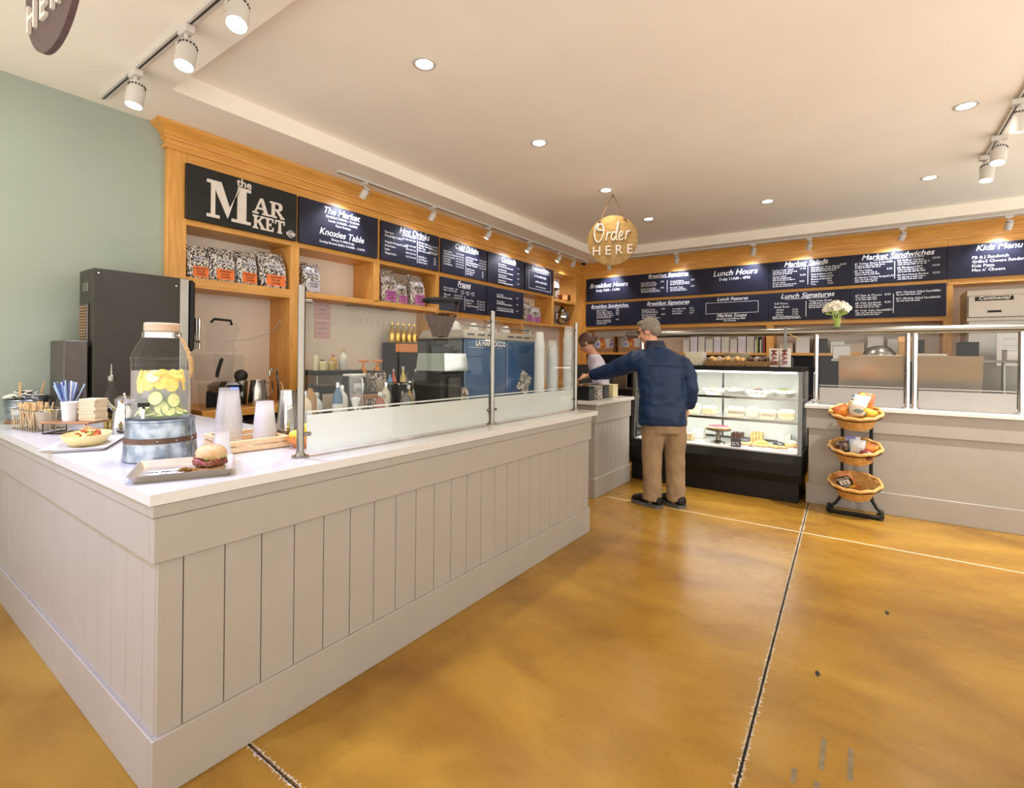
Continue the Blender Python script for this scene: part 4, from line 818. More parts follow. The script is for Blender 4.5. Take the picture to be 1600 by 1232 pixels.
pumpb('pump bottle of orange syrup, left of the pair behind the near pane', (3.32, 4.24, .9662), .062, .40, AMB, ORP)
pumpb('pump bottle of dark syrup, right of the pair behind the near pane', (3.50, 4.24, .9662), .062, .40, DRK, ORP)
MIX = [((.10, .33, .55), 'blue'), ((.62, .10, .07), 'red'), ((.60, .48, .12), 'mustard'), ((.10, .06, .05), 'dark brown'), ((.70, .62, .52), 'beige'), ((.30, .40, .22), 'olive'), ((.42, .20, .30), 'plum'), ((.66, .36, .10), 'orange'), ((.55, .55, .58), 'grey')]
for i, (c, nm) in enumerate(MIX):
    bottle('%s syrup bottle in the row on the back bench behind the grinder' % nm, (3.66 + i * .095, 4.22 + .05 * (i % 2), .9662), .034, .26 + .03 * (i % 3), c, (BLACK, CHROME, PAPER)[i % 3], PAPER if i % 2 else None)
gb = thing('bottle_riser', 'black crate holding gold-necked bottles on the back bench', 'crate', (4.18, 4.58, .9662))
MB().rbox(3.95, 4.46, .9662, 4.40, 4.70, 1.56, .004).build('crate', BLACKM, gb, False); MB().rbox(3.95, 4.455, 1.45, 4.40, 4.4595, 1.55, .001).build('label_strip', ORP, gb, False)
GOLD = pm('gold_foil', (.78, .50, .12), .25, 1, .1)
for i in range(5):
    bottle('gold foil necked bottle, %s in the black crate' % ('leftmost', 'second from left', 'middle', 'second from right', 'rightmost')[i], (3.995 + i * .09, 4.58, 1.5602), .036, .24, (.45, .28, .05), GOLD, GOLD, group='gold bottles in the black crate')
for i, (z, l) in enumerate(((1.785, 'upper'), (1.582, 'lower'))):
    nt = thing('pink_note', '%s pink paper note pinned to the plaster wall' % l, 'note', (3.17, 4.75, z)); MB().box(3.085, 4.748, z, 3.275, 4.7545, z + .19).build('sheet', pm('pink_paper', (.74, .46, .45), .7, noise=.03), nt, False)
    t = MB(); f_ = lambda u, v, w: (3.085 + u, 4.747, z + v); [put_words(t, .04, .05 + .05 * k, .11, .02, f_) for k in range(3)]; tag(t.build('writing', GRYP, nt, False), kind='stuff')
gr_ = thing('glass_rack', 'steel rail of hanging stem glasses under the shelf', 'glass rack', (3.65, 4.56, 1.95))
for y in (4.50, 4.60): MB().tube([(3.36, y, 1.945), (4.0, y, 1.945)], .005, 6).build('rail', STEEL, gr_)
for x in (3.37, 3.99): MB().cyl((x, 4.55, 1.945), (x, 4.55, 1.9615), .006, n=8).tube([(x, 4.50, 1.945), (x, 4.60, 1.945)], .004, 6).build('hanger', STEEL, gr_)
wg = None
for i in range(8):
    l = 'hanging stem glass number %d from the pink notes' % (i + 1)
    if wg is None:
        wg = thing('stem_glass', l, 'glass', (3.40, 4.55, 1.9505), 0, 'stem glasses on the rail')
        MB().lathe([(.032, 0), (.03, -.003), (.005, -.008), (.004, -.09), (.02, -.10), (.036, -.13), (.038, -.17), (.032, -.21)], n=18).build('glass', GLASS, wg, world=False); g_ = wg
    else: g_ = copy_tree(wg, (3.40 + i * .08, 4.55, 1.9505))
    g_['label'] = 'hanging stem glass, %s from the pink notes along the rail' % ('first', 'second', 'third', 'fourth', 'fifth', 'sixth', 'seventh', 'eighth')[i]
# blender with sound hood
bl = thing('bar_blender', 'bar blender under a clear raised sound hood on the back bench', 'blender', (1.96, 4.33, .9662))
CLRP = glassy('smoky_clear_plastic', (.93, .94, .95), .2, .05, .02)
MB().rbox(1.90, 4.22, .9662, 2.10, 4.48, 1.06, .02).build('base', BLACK, bl, False); MB().rbox(1.90, 4.205, 1.0602, 2.10, 4.47, 1.175, .035).build('housing', STEEL, bl, False)
MB().rbox(1.945, 4.198, 1.095, 2.07, 4.2045, 1.15, .004).build('panel', BLACK, bl, False); MB().box(1.975, 4.1965, 1.11, 2.035, 4.1978, 1.135).build('display', pm('blue_display', (.02, .10, .75), .3, emit=.6), bl, False)
hd = MB(); hd.loft([[(1.83, 4.24, 1.18), (2.11, 4.24, 1.18), (2.11, 4.50, 1.18), (1.83, 4.50, 1.18)], [(1.82, 4.23, 1.40), (2.09, 4.23, 1.40), (2.09, 4.50, 1.40), (1.82, 4.50, 1.40)]], False); hd.build('enclosure', CLRP, bl, False)
hd = MB(); hd.prism([(1.84, 1.42), (2.08, 1.42), (2.065, 1.48), (2.135, 1.62), (2.11, 1.68), (2.08, 1.665), (2.05, 1.672), (1.86, 1.672)], lambda u, v, w: (u, 4.33 + (v - 1.42) * .25 + w, v), .006); hood = hd.build('hood', CLRP, bl, False)
MB().tube([(1.90, 4.375, 1.665), (1.91, 4.35, 1.69), (2.04, 4.35, 1.685), (2.06, 4.375, 1.655)], .011, 8).build('hood_handle', BLACK, hood)
MB().lathe([(0, 1.176), (.055, 1.176), (.058, 1.19), (.078, 1.40), (.08, 1.40), (.072, 1.41), (0, 1.41)], (2.0, 4.36, 0), 20).build('jar', CLRP, bl)
MB().tube([(1.95, 4.30, 1.36), (1.925, 4.26, 1.34), (1.90, 4.255, 1.26), (1.91, 4.29, 1.22)], .014, 8).build('jar_handle', BLACK, bl)
pj_ = thing('clear_pitcher', 'clear plastic pitcher with a dark handle left of the blender', 'pitcher', (1.81, 4.20, .9662))
MB().lathe([(0, 0), (.055, 0), (.06, .01), (.075, .20), (.078, .205)], n=22).build('pitcher', CLRP, pj_, world=False); MB().prism([(-.055, .02), (.02, .02), (.02, .10), (-.02, .15), (-.055, .15)], lambda u, v, w: (u, -.085 - w, v), .008).build('handle', BLACK, pj_, False, False)
sp = thing('steel_pitcher', 'brushed steel milk pitcher on the back bench right of the blender', 'pitcher', (2.235, 4.27, .9662))
MB().lathe([(0, 0), (.075, 0), (.078, .006), (.076, .06), (.068, .13), (.062, .19), (.064, .215), (.061, .214), (.058, .19), (0, .02)], n=28).build('body', pm('bright_brushed_steel', (.60, .57, .53), .25, 1, .06, 4, .02, 300), sp, world=False); MB().tube([(.06, -.02, .19), (.105, -.035, .20), (.115, -.04, .12), (.07, -.02, .05)], .007, 8).build('handle', CHROME, sp, world=False); MB().add([(-.04, -.048, .215), (-.075, -.075, .222), (-.055, -.03, .215), (-.05, -.045, .16)], [(0, 1, 3), (1, 2, 3), (0, 2, 1)]).build('spout', STEEL, sp, world=False)
kt = thing('black_shaker', 'black topped shaker behind the steel pitcher', 'shaker', (2.155, 4.40, .9662))
MB().lathe([(0, 0), (.05, 0), (.055, .2), (.05, .21)], n=20).build('body', STEEL, kt, world=False); MB().sph((0, 0, .25), (.055, .055, .055), 14, 8).build('cap', BLACK, kt, world=False)
fa = thing('pitcher_rinser_tap', 'small curved chrome tap with a wooden brush at the wooden post', 'tap', (2.46, 4.34, .9662))
MB().tube([(2.46, 4.34, .9662), (2.46, 4.34, 1.10), (2.44, 4.34, 1.26), (2.40, 4.34, 1.28), (2.375, 4.34, 1.25), (2.375, 4.34, 1.21)], .010, 8).cyl((2.46, 4.34, .9662), (2.46, 4.34, .98), .022, n=12).build('tap', CHROME, fa); MB().tube([(2.475, 4.33, .9662 + .002), (2.50, 4.33, 1.05), (2.49, 4.33, 1.12), (2.47, 4.32, 1.15)], .009, 8).build('brush', PINE, fa)
hk = thing('wall_outlet', 'white cable clip on the wooden post above the tap', 'cable clip', (2.597, 4.56, 1.72)); MB().sph((2.594, 4.56, 1.72), .012, 10, 6).build('clip', WHITE, hk); MB().tube([(2.594, 4.56, 1.72), (2.585, 4.62, 1.66), (2.57, 4.70, 1.61), (2.40, 4.748, 1.55), (2.2, 4.748, 1.52)], .003, 5).build('cable', WHITE, hk)
# ============================================================ behind the glass guard on the foreground counter
BLUE = pm('deep_blue_enamel', (.010, .060, .17), .22, .0, .08, 4, coat=.5); GREYT = pm('grey_top_plate', (.42, .40, .37), .3, .7, .06)
es = thing('espresso_machine', 'large blue espresso machine seen from behind through the glass guard', 'espresso machine', (3.18, 2.55, Z0))
for x in (2.78, 3.56):
    for y in (2.40, 2.72): MB().cyl((x, y, Z0), (x, y, 1.05), .024, .03, n=14).build('foot', CHROME, es)
MB().prism([(2.68, 1.14), (3.60, 1.14), (3.70, 1.22), (3.715, 1.30), (3.715, 1.535), (2.68, 1.535)], lambda u, v, w: (u, 2.33 + w, v), .45).build('body', DSTEEL, es, False)
for x0, x1 in ((2.684, 3.185), (3.195, 3.60)): MB().rbox(x0, 2.305, 1.075, x1, 2.3295, 1.532, .008).build('back_panel', BLUE, es, False)
MB().prism([(3.604, 1.085), (3.64, 1.085), (3.70, 1.20), (3.712, 1.30), (3.712, 1.532), (3.604, 1.532)], lambda u, v, w: (u, 2.310 + w, v), .019).build('side_cheek', BLUE, es, False)
MB().rbox(2.68, 2.31, 1.040, 3.62, 2.78, 1.072, .004).build('drip_base', DSTEEL, es, False)
MB().loft([[(2.68, 2.31, 1.5355), (3.715, 2.31, 1.5355), (3.715, 2.78, 1.5355), (2.68, 2.78, 1.5355)], [(2.72, 2.36, 1.60), (3.67, 2.36, 1.60), (3.67, 2.76, 1.60), (2.72, 2.76, 1.60)]]).build('top_tray', GREYT, es, False)
for x in (2.78, 2.90, 3.02, 3.28, 3.40, 3.52): MB().obox((x, 2.332, 1.568), (.075, .006, .008), 0, -.85).build('slot', BLACK, es, False)
for a_ in ((2.74, 3.16), (3.22, 3.66)): MB().tube([(a_[0], 2.40, 1.6005), (a_[0], 2.40, 1.635), (a_[1], 2.40, 1.635), (a_[1], 2.40, 1.6005)], .007, 8).build('cup_rail', CHROME, es)
MB().box(2.72, 2.3025, 1.468, 3.13, 2.3045, 1.474).build('trim_line', CHROME, es, False)
t = MB(); put_text(t, 'LA MARZOCCO', 2.80, 1.484, .052, lambda u, v, w: (u, 2.3035, v), 0, 0, .03); tag(t.build('lettering', CREAML, es, False), kind='stuff')
MB().obox((3.44, 2.302, 1.19), (.16, .004, .17), 0, 0, .5).build('sticker', PRINT, es, False)
for i in range(4):
    c_ = thing('espresso_cup', 'white cup upside down on the espresso machine top, %s' % ('far left', 'left of centre', 'right of centre', 'far right')[i], 'cup', (2.86 + i * .22, 2.56, 1.6005), 0, 'cups on the espresso machine'); MB().lathe([(.042, 0), (.040, .03), (.028, .065), (.018, .068), (.018, .074), (0, .074)], n=20).build('cup', WHITE, c_, world=False)
gd = thing('coffee_grinder', 'tall coffee grinder with a bean filled clear hopper behind the glass guard', 'coffee grinder', (2.445, 2.32, Z0))
MB().rbox(-.10, -.11, 0, .10, .16, .33, .01).build('body', BLACKM, gd, False, False); MB().rbox(-.12, -.13, 0, .12, .17, .03, .01).build('foot', DSTEEL, gd, False, False)
MB().loft([[(-.105, -.14, .34), (.13, -.14, .34), (.13, .12, .34), (-.105, .12, .34)], [(-.098, -.13, .455), (.115, -.13, .455), (.115, .11, .455), (-.098, .11, .455)]]).build('housing', CHROME, gd, False, False)
MB().lathe([(.075, .455), (.085, .46), (.080, .50), (.055, .515), (.05, .545), (.055, .55)], n=28).build('neck', BLACK, gd, world=False); MB().rbox(.02, -.09, .456, .13, .08, .505, .02).build('motor_cap', BLACKM, gd, False, False)
MB().lathe([(.048, .545), (.055, .56), (.085, .64), (.115, .715), (.121, .76), (.121, .80)], n=32).build('hopper', GLASS, gd, world=False); MB().lathe([(.122, .798), (.126, .80), (.126, .815), (.11, .822), (0, .824)], n=32).build('hopper_lid', BLACK, gd, world=False)
BEAN = pm('roast_bean', (.085, .036, .016), .55, noise=.6, scale=90, spec=.12); bm_ = MB()
MB().lathe([(0, .56), (.046, .57), (.076, .64), (.100, .700), (0, .715)], n=24).build('bean_core', BEAN, gd, world=False)
for i in range(620):
    z = random.uniform(.57, .725); rr = .048 + (z - .56) * (.115 - .05) / .155; a = random.uniform(0, 2 * pi); rad = (rr - .006) if z < .712 else random.uniform(0, rr - .006)
    bm_.sph((rad * cos(a), rad * sin(a), z), (.0075, .005, .0045), 6, 4, Matrix.Rotation(random.uniform(0, 3), 3, 'Z') @ Matrix.Rotation(random.uniform(0, 3), 3, 'X'))
tag(bm_.build('beans', BEAN, gd, world=False), kind='stuff')
MB().rbox(-.05, -.135, .06, .05, -.1105, .30, .006).build('front_plate', CHAR, gd, False, False); MB().box(.104, -.10, .05, .18, -.02, .22).build('dosing_bag', PRINT2, gd, False, False)
# tools and tins between the post and the grinder
def tin(label, x, y, w, d, h, mat, band=None, name='tea_tin', cat='tin'):
    o = thing(name, label, cat, (x, y, Z0), 0, 'tins behind the near pane'); MB().rbox(-w / 2, -d / 2, 0, w / 2, d / 2, h, .005).build('body', mat, o, False, False); MB().rbox(-w / 2 + .002, -d / 2 + .002, h + .0002, w / 2 - .002, d / 2 - .002, h + .014, .004).build('lid', CHROME if band is None else band, o, False, False)
    MB().box(-w * .35, -d / 2 - .0015, h * .42, w * .35, -d / 2 - .0003, h * .85).build('label_patch', (KRAFT, PRINT2, SVL)[int(x * 100) % 3], o, False, False); return o
for (l, x, y, w, d, h, m, b_) in (('black tin with a kraft label left of the grinder behind the glass', 2.19, 2.44, .12, .14, .25, BLACK, None), ('brown wooden tea box behind the glass guard', 1.99, 2.52, .12, .12, .20, WALN, BLACK), ('dark steel tin at the back of the tin row', 2.06, 2.72, .12, .10, .30, DSTEEL, PAPER), ('tall black box with a grid label behind the near pane', 1.80, 2.66, .16, .12, .24, BLACKM, BLACK), ('steel box behind the near pane next to the cone cups', 1.66, 2.62, .10, .10, .22, STEEL, BLACK), ('patterned tin near the grinder housing', 2.22, 2.70, .10, .10, .32, PRINT2, BLACK)): tin(l, x, y, w, d, h, m, b_)
JAR = [((.60, .52, .38), 'cream', .038, .24), ((.34, .18, .06), 'amber', .034, .28), ((.55, .56, .58), 'silver', .040, .22), ((.09, .16, .26), 'blue', .028, .28), ((.62, .60, .56), 'white', .036, .26), ((.20, .10, .06), 'brown', .036, .24), ((.30, .10, .07), 'red', .030, .22), ((.50, .45, .40), 'taupe', .040, .20), ((.52, .48, .38), 'ivory', .032, .27), ((.12, .12, .13), 'black', .036, .23), ((.40, .27, .10), 'honey', .034, .25), ((.40, .44, .42), 'grey green', .036, .27)]
for i, (c, nm, r_, h_) in enumerate(JAR): bottle('%s jar in the crowded row behind the near pane, %s' % (nm, ('nearest the post', 'second', 'third', 'fourth', 'fifth', 'sixth', 'seventh', 'eighth', 'ninth', 'tenth', 'eleventh', 'nearest the grinder')[i]), (1.53 + i * .068, 2.44 + .055 * (i % 3) - (.12 if i > 4 else 0), Z0), r_, h_, c, (CHROME, BLACK, PAPER, CHROME)[i % 4], (PAPER, None, PRINT2)[i % 3], 'jar', 'jar', 'jars behind the near pane', .22)
kn = thing('paper_cone_cups', 'clear holder of pointed paper cone cups behind the near pane', 'cone cups', (1.72, 2.26, Z0))
MB().cyl((0, 0, 0), (0, 0, .008), .05, n=20).tube([(.045, 0, .004), (.045, 0, .30), (0.03, 0, .32)], .004, 6).build('stand', CHROME, kn, world=False); MB().lathe([(.002, .11), (.030, .20), (.036, .30), (.036, .33)], n=20).build('cones', CUPM, kn, world=False); MB().lathe([(.001, .115), (.026, .20), (.0, .21)], n=20).build('paper_cone', PAPER, kn, world=False)
lmn = thing('lemon_bowl', 'bowl of whole lemons and limes blurred behind the frosted band', 'bowl', (1.36, 2.16, Z0)); MB().lathe([(0, 0), (.05, 0), (.085, .035), (.09, .05), (.086, .05), (.05, .006), (0, .006)], n=26).build('bowl', ORP, lmn, world=False)
for i in range(6):
    a = i * 2 * pi / 5; r = .045 if i < 5 else 0; MB().sph((r * cos(a), r * sin(a), .055 + (.03 if i == 5 else 0)), (.03, .024, .024), 12, 8).build('lime' if i == 0 else 'lemon', GRN if i == 0 else LEM, lmn, world=False)
cup_stack('tall stack of white paper cups at the far end of the glass guard', 'cups', (3.44, 2.155, Z0 + .0005), 28, .030, .042, .11, .0195, PAPER, True)
cup_stack('tall stack of clear plastic cups beside the white paper cup stack', 'cups', (3.58, 2.115, Z0 + .0005), 20, .035, .048, .13, .0235, CUPM, True)
cup_stack('tallest stack of clear plastic cups at the counter end', 'cups', (3.665, 2.01, Z0 + .0005), 24, .033, .045, .13, .0245, CUPM, True)
# ============================================================ pastry case
CX0, CY0, CY1 = 5.53, .475, 2.215
dc = thing('pastry_case', 'black refrigerated pastry case with lit glass front beside the customer', 'display case', (5.9, 1.34, 0))
MB().rbox(CX0 + .03, CY0 + .02, .0, 6.28, CY1 - .02, .20, .006).build('plinth', BLACKM, dc, False)
MB().loft([[(CX0 + .02, CY0, .19), (6.3, CY0, .19), (6.3, CY1, .19), (CX0 + .02, CY1, .19)], [(CX0 + .0, CY0, .27), (6.3, CY0, .27), (6.3, CY1, .27), (CX0 + .0, CY1, .27)], [(CX0 + .0, CY0, .38), (6.3, CY0, .38), (6.3, CY1, .38), (CX0 + .0, CY1, .38)], [(CX0 + .05, CY0, .46), (6.3, CY0, .46), (6.3, CY1, .46), (CX0 + .05, CY1, .46)]]).build('base', BLACKM, dc, False)
t = MB()
for i in range(34): t.box(CX0 + .018, .62 + i * .022, .205, CX0 + .0295, .632 + i * .022, .225)
tag(t.build('grille', BLACK, dc, False), kind='stuff')
MB().box(CX0 + .07, CY0 + .04, .4605, 6.26, CY1 - .04, .475).build('deck', WHITE, dc, False)
MB().rbox(6.262, CY0, .4605, 6.30, CY1, 1.284, .003).build('back_frame', DSTEEL, dc, False)
for y0, y1 in ((CY0 + .05, 1.335), (1.355, CY1 - .05)): MB().rbox(6.252, y0, .50, 6.2615, y1, 1.25, .003).build('sliding_door', pm('white_case_door', (.62, .66, .64), .35, noise=.03), dc, False)
MB().rbox(5.64, CY0, 1.285, 6.30, CY1, 1.33, .006).build('top', BLACKM, dc, False)
for y in (CY0, CY1 - .035):
    MB().loft([[(CX0 + .05, y, .46), (CX0 + .085, y, .46), (CX0 + .085, y + .035, .46), (CX0 + .05, y + .035, .46)], [(5.645, y, 1.285), (5.68, y, 1.285), (5.68, y + .035, 1.285), (5.645, y + .035, 1.285)]]).build('corner_post', DSTEEL, dc, False)
    MB().box(5.70, y + .014, .4605, 6.26, y + .020, 1.284).build('side_pane', GLASS, dc, False)
MB().loft([[(CX0 + .058, CY0 + .036, .462), (CX0 + .064, CY0 + .036, .462), (CX0 + .064, CY1 - .036, .462), (CX0 + .058, CY1 - .036, .462)], [(5.652, CY0 + .036, 1.284), (5.658, CY0 + .036, 1.284), (5.658, CY1 - .036, 1.284), (5.652, CY1 - .036, 1.284)]]).build('front_pane', glassy('case_glass', (1, 1, 1), .18), dc, False)
LAMP = pm('case_light_strip', (1, .97, .90), .5, noise=0, emit=5)
SHZ = ((1.005, 5.70), (.775, 5.68))
for z, x0 in SHZ:
    MB().box(x0, CY0 + .04, z - .006, 6.24, CY1 - .04, z).build('glass_shelf', glassy('shelf_glass', (.93, .96, .95), .3, .0, .12), dc, False)
    MB().rbox(x0 - .012, CY0 + .04, z - .022, x0 - .0005, CY1 - .04, z + .006, .002).build('shelf_edge', STEEL, dc, False)
for z, x0 in SHZ + ((1.284, 5.72),): MB().box(x0 + .02, CY0 + .06, z - .022, x0 + .045, CY1 - .06, z - .0065).build('light_strip', LAMP, dc, False)
for z, w_ in ((1.262, 4.6), (.978, 3.2), (.748, 3.2)): area('case_light', (5.80, 1.345, z), (5.88, 1.345, 0), w_, (1, .96, .88), 1.6, .05)
PIEC = pm('pie_crust', (.56, .36, .15), .6, noise=.25, scale=40); CREAMF = pm('whipped_cream', (.86, .82, .72), .5, noise=.05); CHOC = pm('chocolate_cake', (.10, .045, .03), .5, noise=.2); BERRY = pm('berry_filling', (.22, .03, .05), .3, noise=.3); TIN = pm('foil_tin', (.72, .70, .66), .3, .9, .05); WRAP = glassy('cling_wrap', (1, 1, 1), .7, .1, .45, (.9, .87, .8)); GLZ = pm('dark_glaze', (.05, .05, .075), .25, noise=.3, scale=60); PAST = pm('golden_pastry', (.66, .42, .16), .55, noise=.25, scale=50); BREAD = pm('bread_crumb', (.74, .58, .36), .7, noise=.1, scale=60)
G3 = 'food in the pastry case'
def pie(label, y, x, z, r, top, dots):
    o = thing('pie', label, 'pie', (x, y, z), 0, G3); MB().lathe([(0, 0), (r * .8, 0), (r, .035), (r * 1.04, .038), (r * 1.02, .042), (0, .04)], n=28).build('tin', TIN, o, world=False); MB().sph((0, 0, .042), (r * .96, r * .96, .03), 24, 8).build('filling', top, o, world=False)
    for i in range(12): a = i * pi / 6; MB().sph((r * .86 * cos(a), r * .86 * sin(a), .054), (.022, .022, .018), 10, 6).build('cream_dollop', CREAMF, o, world=False)
    MB().sph((0, 0, .07), (r * .4, r * .4, .016), 14, 6).jitter(.003).build('garnish', dots, o, world=False)
def cake(label, y, x, z, r, h, mat, top): o = thing('cake', label, 'cake', (x, y, z), 0, G3); MB().lathe([(0, 0), (r, 0), (r, h), (r * .96, h + .006), (0, h + .006)], n=30).build('cake', mat, o, world=False); MB().lathe([(0, h + .0065), (r * .92, h + .0065), (r * .88, h + .018), (0, h + .022)], n=30).jitter(.002).build('icing', top, o, world=False); return o
zt = 1.0052
pie('cream rimmed pie in foil at the right end of the top case shelf', .905, 5.86, zt, .125, CREAMF, CHOC); pie('cream pie with chocolate crumbs in the middle of the top case shelf', 1.36, 5.86, zt, .115, CREAMF, PIEC); pie('green tinged cream pie behind at the right of the top shelf', .70, 6.10, zt, .12, CREAMF, GRN); pie('pale pie behind at the middle of the top shelf', 1.20, 6.12, zt, .11, CREAMF, CREAMF)
cake('round cake in a clear dome at the left of the top case shelf', 1.70, 5.95, zt, .12, .07, CREAMF, CREAMF)
zt = .7752
def wrapped(label, y, x, w, d, h, core, rz=0):
    o = thing('wrapped_sandwich', label, 'sandwich', (x, y, zt), rz, G3); MB().rbox(-d / 2, -w / 2, 0, d / 2, w / 2, h, .02).build('wrap', WRAP, o, False, False); MB().rbox(-d / 2 + .008, -w / 2 + .008, .006, d / 2 - .008, w / 2 - .008, h * .38, .01).build('bread_base', BREAD, o, False, False); MB().rbox(-d / 2 + .008, -w / 2 + .008, h * .385, d / 2 - .008, w / 2 - .008, h * .55, .006).build('filling', core, o, False, False); MB().rbox(-d / 2 + .008, -w / 2 + .008, h * .555, d / 2 - .008, w / 2 - .008, h - .006, .012).build('bread_top', BREAD, o, False, False)
for i, (y, w_, core, l) in enumerate(((1.98, .15, MEAT, 'far left'), (1.79, .15, CHOC, 'second from the left'), (1.57, .16, CREAMF, 'behind the customer elbow'), (1.40, .15, GRN, 'left of centre'), (1.12, .17, CHOC, 'centre'), (.955, .12, CREAMF, 'just right of centre'), (.80, .15, MEAT, 'second from the right'), (.635, .15, GRN, 'far right'))): wrapped('wrapped sandwich on the middle case shelf, %s' % l, y, 5.83 + .03 * (i % 2), w_, .13, .10 + .01 * (i % 3), core, .1 * (i % 3 - 1))
zt = .4752
cs = thing('cake_stand', 'steel pedestal cake stand with a berry tart at the bottom of the case', 'cake stand', (5.83, 1.30, zt), 0, G3)
MB().lathe([(0, 0), (.075, 0), (.07, .01), (.03, .03), (.022, .08), (.03, .12), (.13, .14), (.14, .15), (0, .151)], n=32).build('stand', STEEL, cs, world=False); MB().lathe([(0, .1515), (.12, .1515), (.135, .175), (.12, .18), (0, .178)], n=32).build('tart', PIEC, cs, world=False); MB().lathe([(0, .1785), (.11, .1805), (.10, .188), (0, .190)], n=32).build('tart_filling', BERRY, cs, world=False)
for i, (y, x, m1, m2, l) in enumerate(((.70, 5.80, PAST, GLZ, 'dark glazed danish nearest the right post'), (.86, 5.80, PAST, LEM, 'lemon topped danish left of the dark glazed one'), (1.03, 5.82, PAST, GLZ, 'blueberry danish beside the small sign'), (.60, 5.98, PAST, CREAMF, 'cream iced danish at the back right'))):
    o = thing('danish_pastry', l + ' in the case bottom', 'pastry', (x, y, zt + .013), 0, G3); MB().lathe([(0, 0), (.065, 0), (.075, .015), (.062, .034), (0, .036)], n=18, sy=1.15).jitter(.004).build('dough', m1, o, world=False); MB().sph((0, 0, .042), (.055, .06, .024), 14, 8).jitter(.004).build('topping', m2, o, world=False)
for y, w_, l in ((.72, .40, 'right'), (1.08, .20, 'centre')): tag(MB().rbox(5.70, y - w_ / 2, zt + .0005, 6.02, y + w_ / 2, zt + .012, .004).build('board_tray', WHITE, None, False), 'white serving board under the pastries at the %s of the case bottom' % l, 'tray')
for i, (y, x, h, m) in enumerate(((1.62, 5.80, .09, BREAD), (1.78, 5.84, .07, CHOC), (1.95, 5.82, .08, CREAMF), (1.56, 6.05, .12, CREAMF), (.95, 6.10, .12, PAST), (1.15, 6.10, .10, CHOC), (.68, 6.14, .12, CREAMF))):
    o = thing('loaf_cake', 'sliced %s loaf, %s' % (('golden', 'chocolate', 'iced', 'tall cream', 'tall golden', 'dark', 'pink cream')[i], ('left of the cake stand', 'second left of the cake stand', 'far left in the case bottom', 'behind the cake stand on the left', 'behind the danishes', 'behind the cake stand', 'at the back right of the case')[i]), 'cake', (x, y, zt + .0005), 0, G3)
    for k in range(4): MB().rbox(-.055, -.06 + k * .031, 0, .055, -.031 + k * .031, h * (1 - .04 * (k % 2)), .006).build('slice', m, o, False, False)
for i, (y, l) in enumerate(((1.665, 'left'), (1.085, 'centre'))):
    o = thing('price_sign', 'small chalk price sign at the %s of the case bottom' % l, 'sign', (5.665, y, zt + .0005), 0, 'price signs'); MB().rbox(-.004, -.05, 0, .004, .05, .07 + .02 * i, .002).build('plate', CHAR if i == 0 else GLZ, o, False, False); t = MB(); [put_words(t, .012, .02 + .02 * k, .07, .01, lambda u, v, w: (-.0048, .05 - u, v)) for k in range(2)]; tag(t.build('writing', CHALK, o, False, False), kind='stuff')
# on top of the case
def plates(label, x, y, z, r, n, mat):
    o = thing('plate_stack', label, 'plates', (x, y, z)); f = None
    for i in range(n):
        if f is None: f = MB().lathe([(0, 0), (r * .6, 0), (r, .014), (r, .018), (r * .6, .006), (0, .006)], n=30).build('plate', mat, o, world=False); c = f
        else: c = f.copy(); COL.objects.link(c); c.parent = o
        c.location = (0, 0, i * .0125)
CRP = pm('cream_plate', (.72, .66, .46), .35, noise=.03)
plates('tall stack of cream plates on the case top behind the bread basket', 6.15, 1.18, 1.3305, .14, 11, CRP); plates('short stack of cream plates on the case top, left', 6.15, 1.50, 1.3305, .12, 7, CRP); plates('stack of cream plates on the case top behind the cookie basket', 6.15, .86, 1.3305, .13, 8, CRP)
WICK = pm('dark_wicker', (.30, .17, .06), .7, noise=.35, scale=60, bump=.6, bscale=80)
for i, (y, w_, m, l) in enumerate(((1.22, .40, PAST, 'bread rolls'), (.86, .30, CHOC, 'chocolate cookies'))):
    o = thing('goods_basket', 'low wicker basket of wrapped %s on the case top' % l, 'basket', (5.84, y, 1.3305)); MB().loft([[(-.10, -w_ / 2, 0), (.10, -w_ / 2, 0), (.10, w_ / 2, 0), (-.10, w_ / 2, 0)], [(-.115, -w_ / 2 - .01, .055), (.115, -w_ / 2 - .01, .055), (.115, w_ / 2 + .01, .055), (-.115, w_ / 2 + .01, .055)], [(-.105, -w_ / 2, .055), (.105, -w_ / 2, .055), (.105, w_ / 2, .055), (-.105, w_ / 2, .055)], [(-.095, -w_ / 2 + .01, .01), (.095, -w_ / 2 + .01, .01), (.095, w_ / 2 - .01, .01), (-.095, w_ / 2 - .01, .01)]]).build('basket', WICK, o, False, False)
    for k in range(8): MB().sph((random.uniform(-.05, .05), -w_ * .40 + k * w_ * .8 / 7, .065 + .012 * (k % 2)), (.05, .035, .030), 12, 7).build('wrapped_roll', (m, WRAP)[k % 3 == 2], o, world=False)
bx_o = thing('wicker_box', 'white slatted box on the case top beside the customer', 'box', (5.86, 1.56, 1.3305)); MB().rbox(-.08, -.10, 0, .08, .10, .15, .004).build('box', WHITE, bx_o, False, False)
for k in range(7): MB().box(-.0835, -.09 + k * .026, .01, -.0805, -.075 + k * .026, .14).build('slat', CRP, bx_o, False, False)
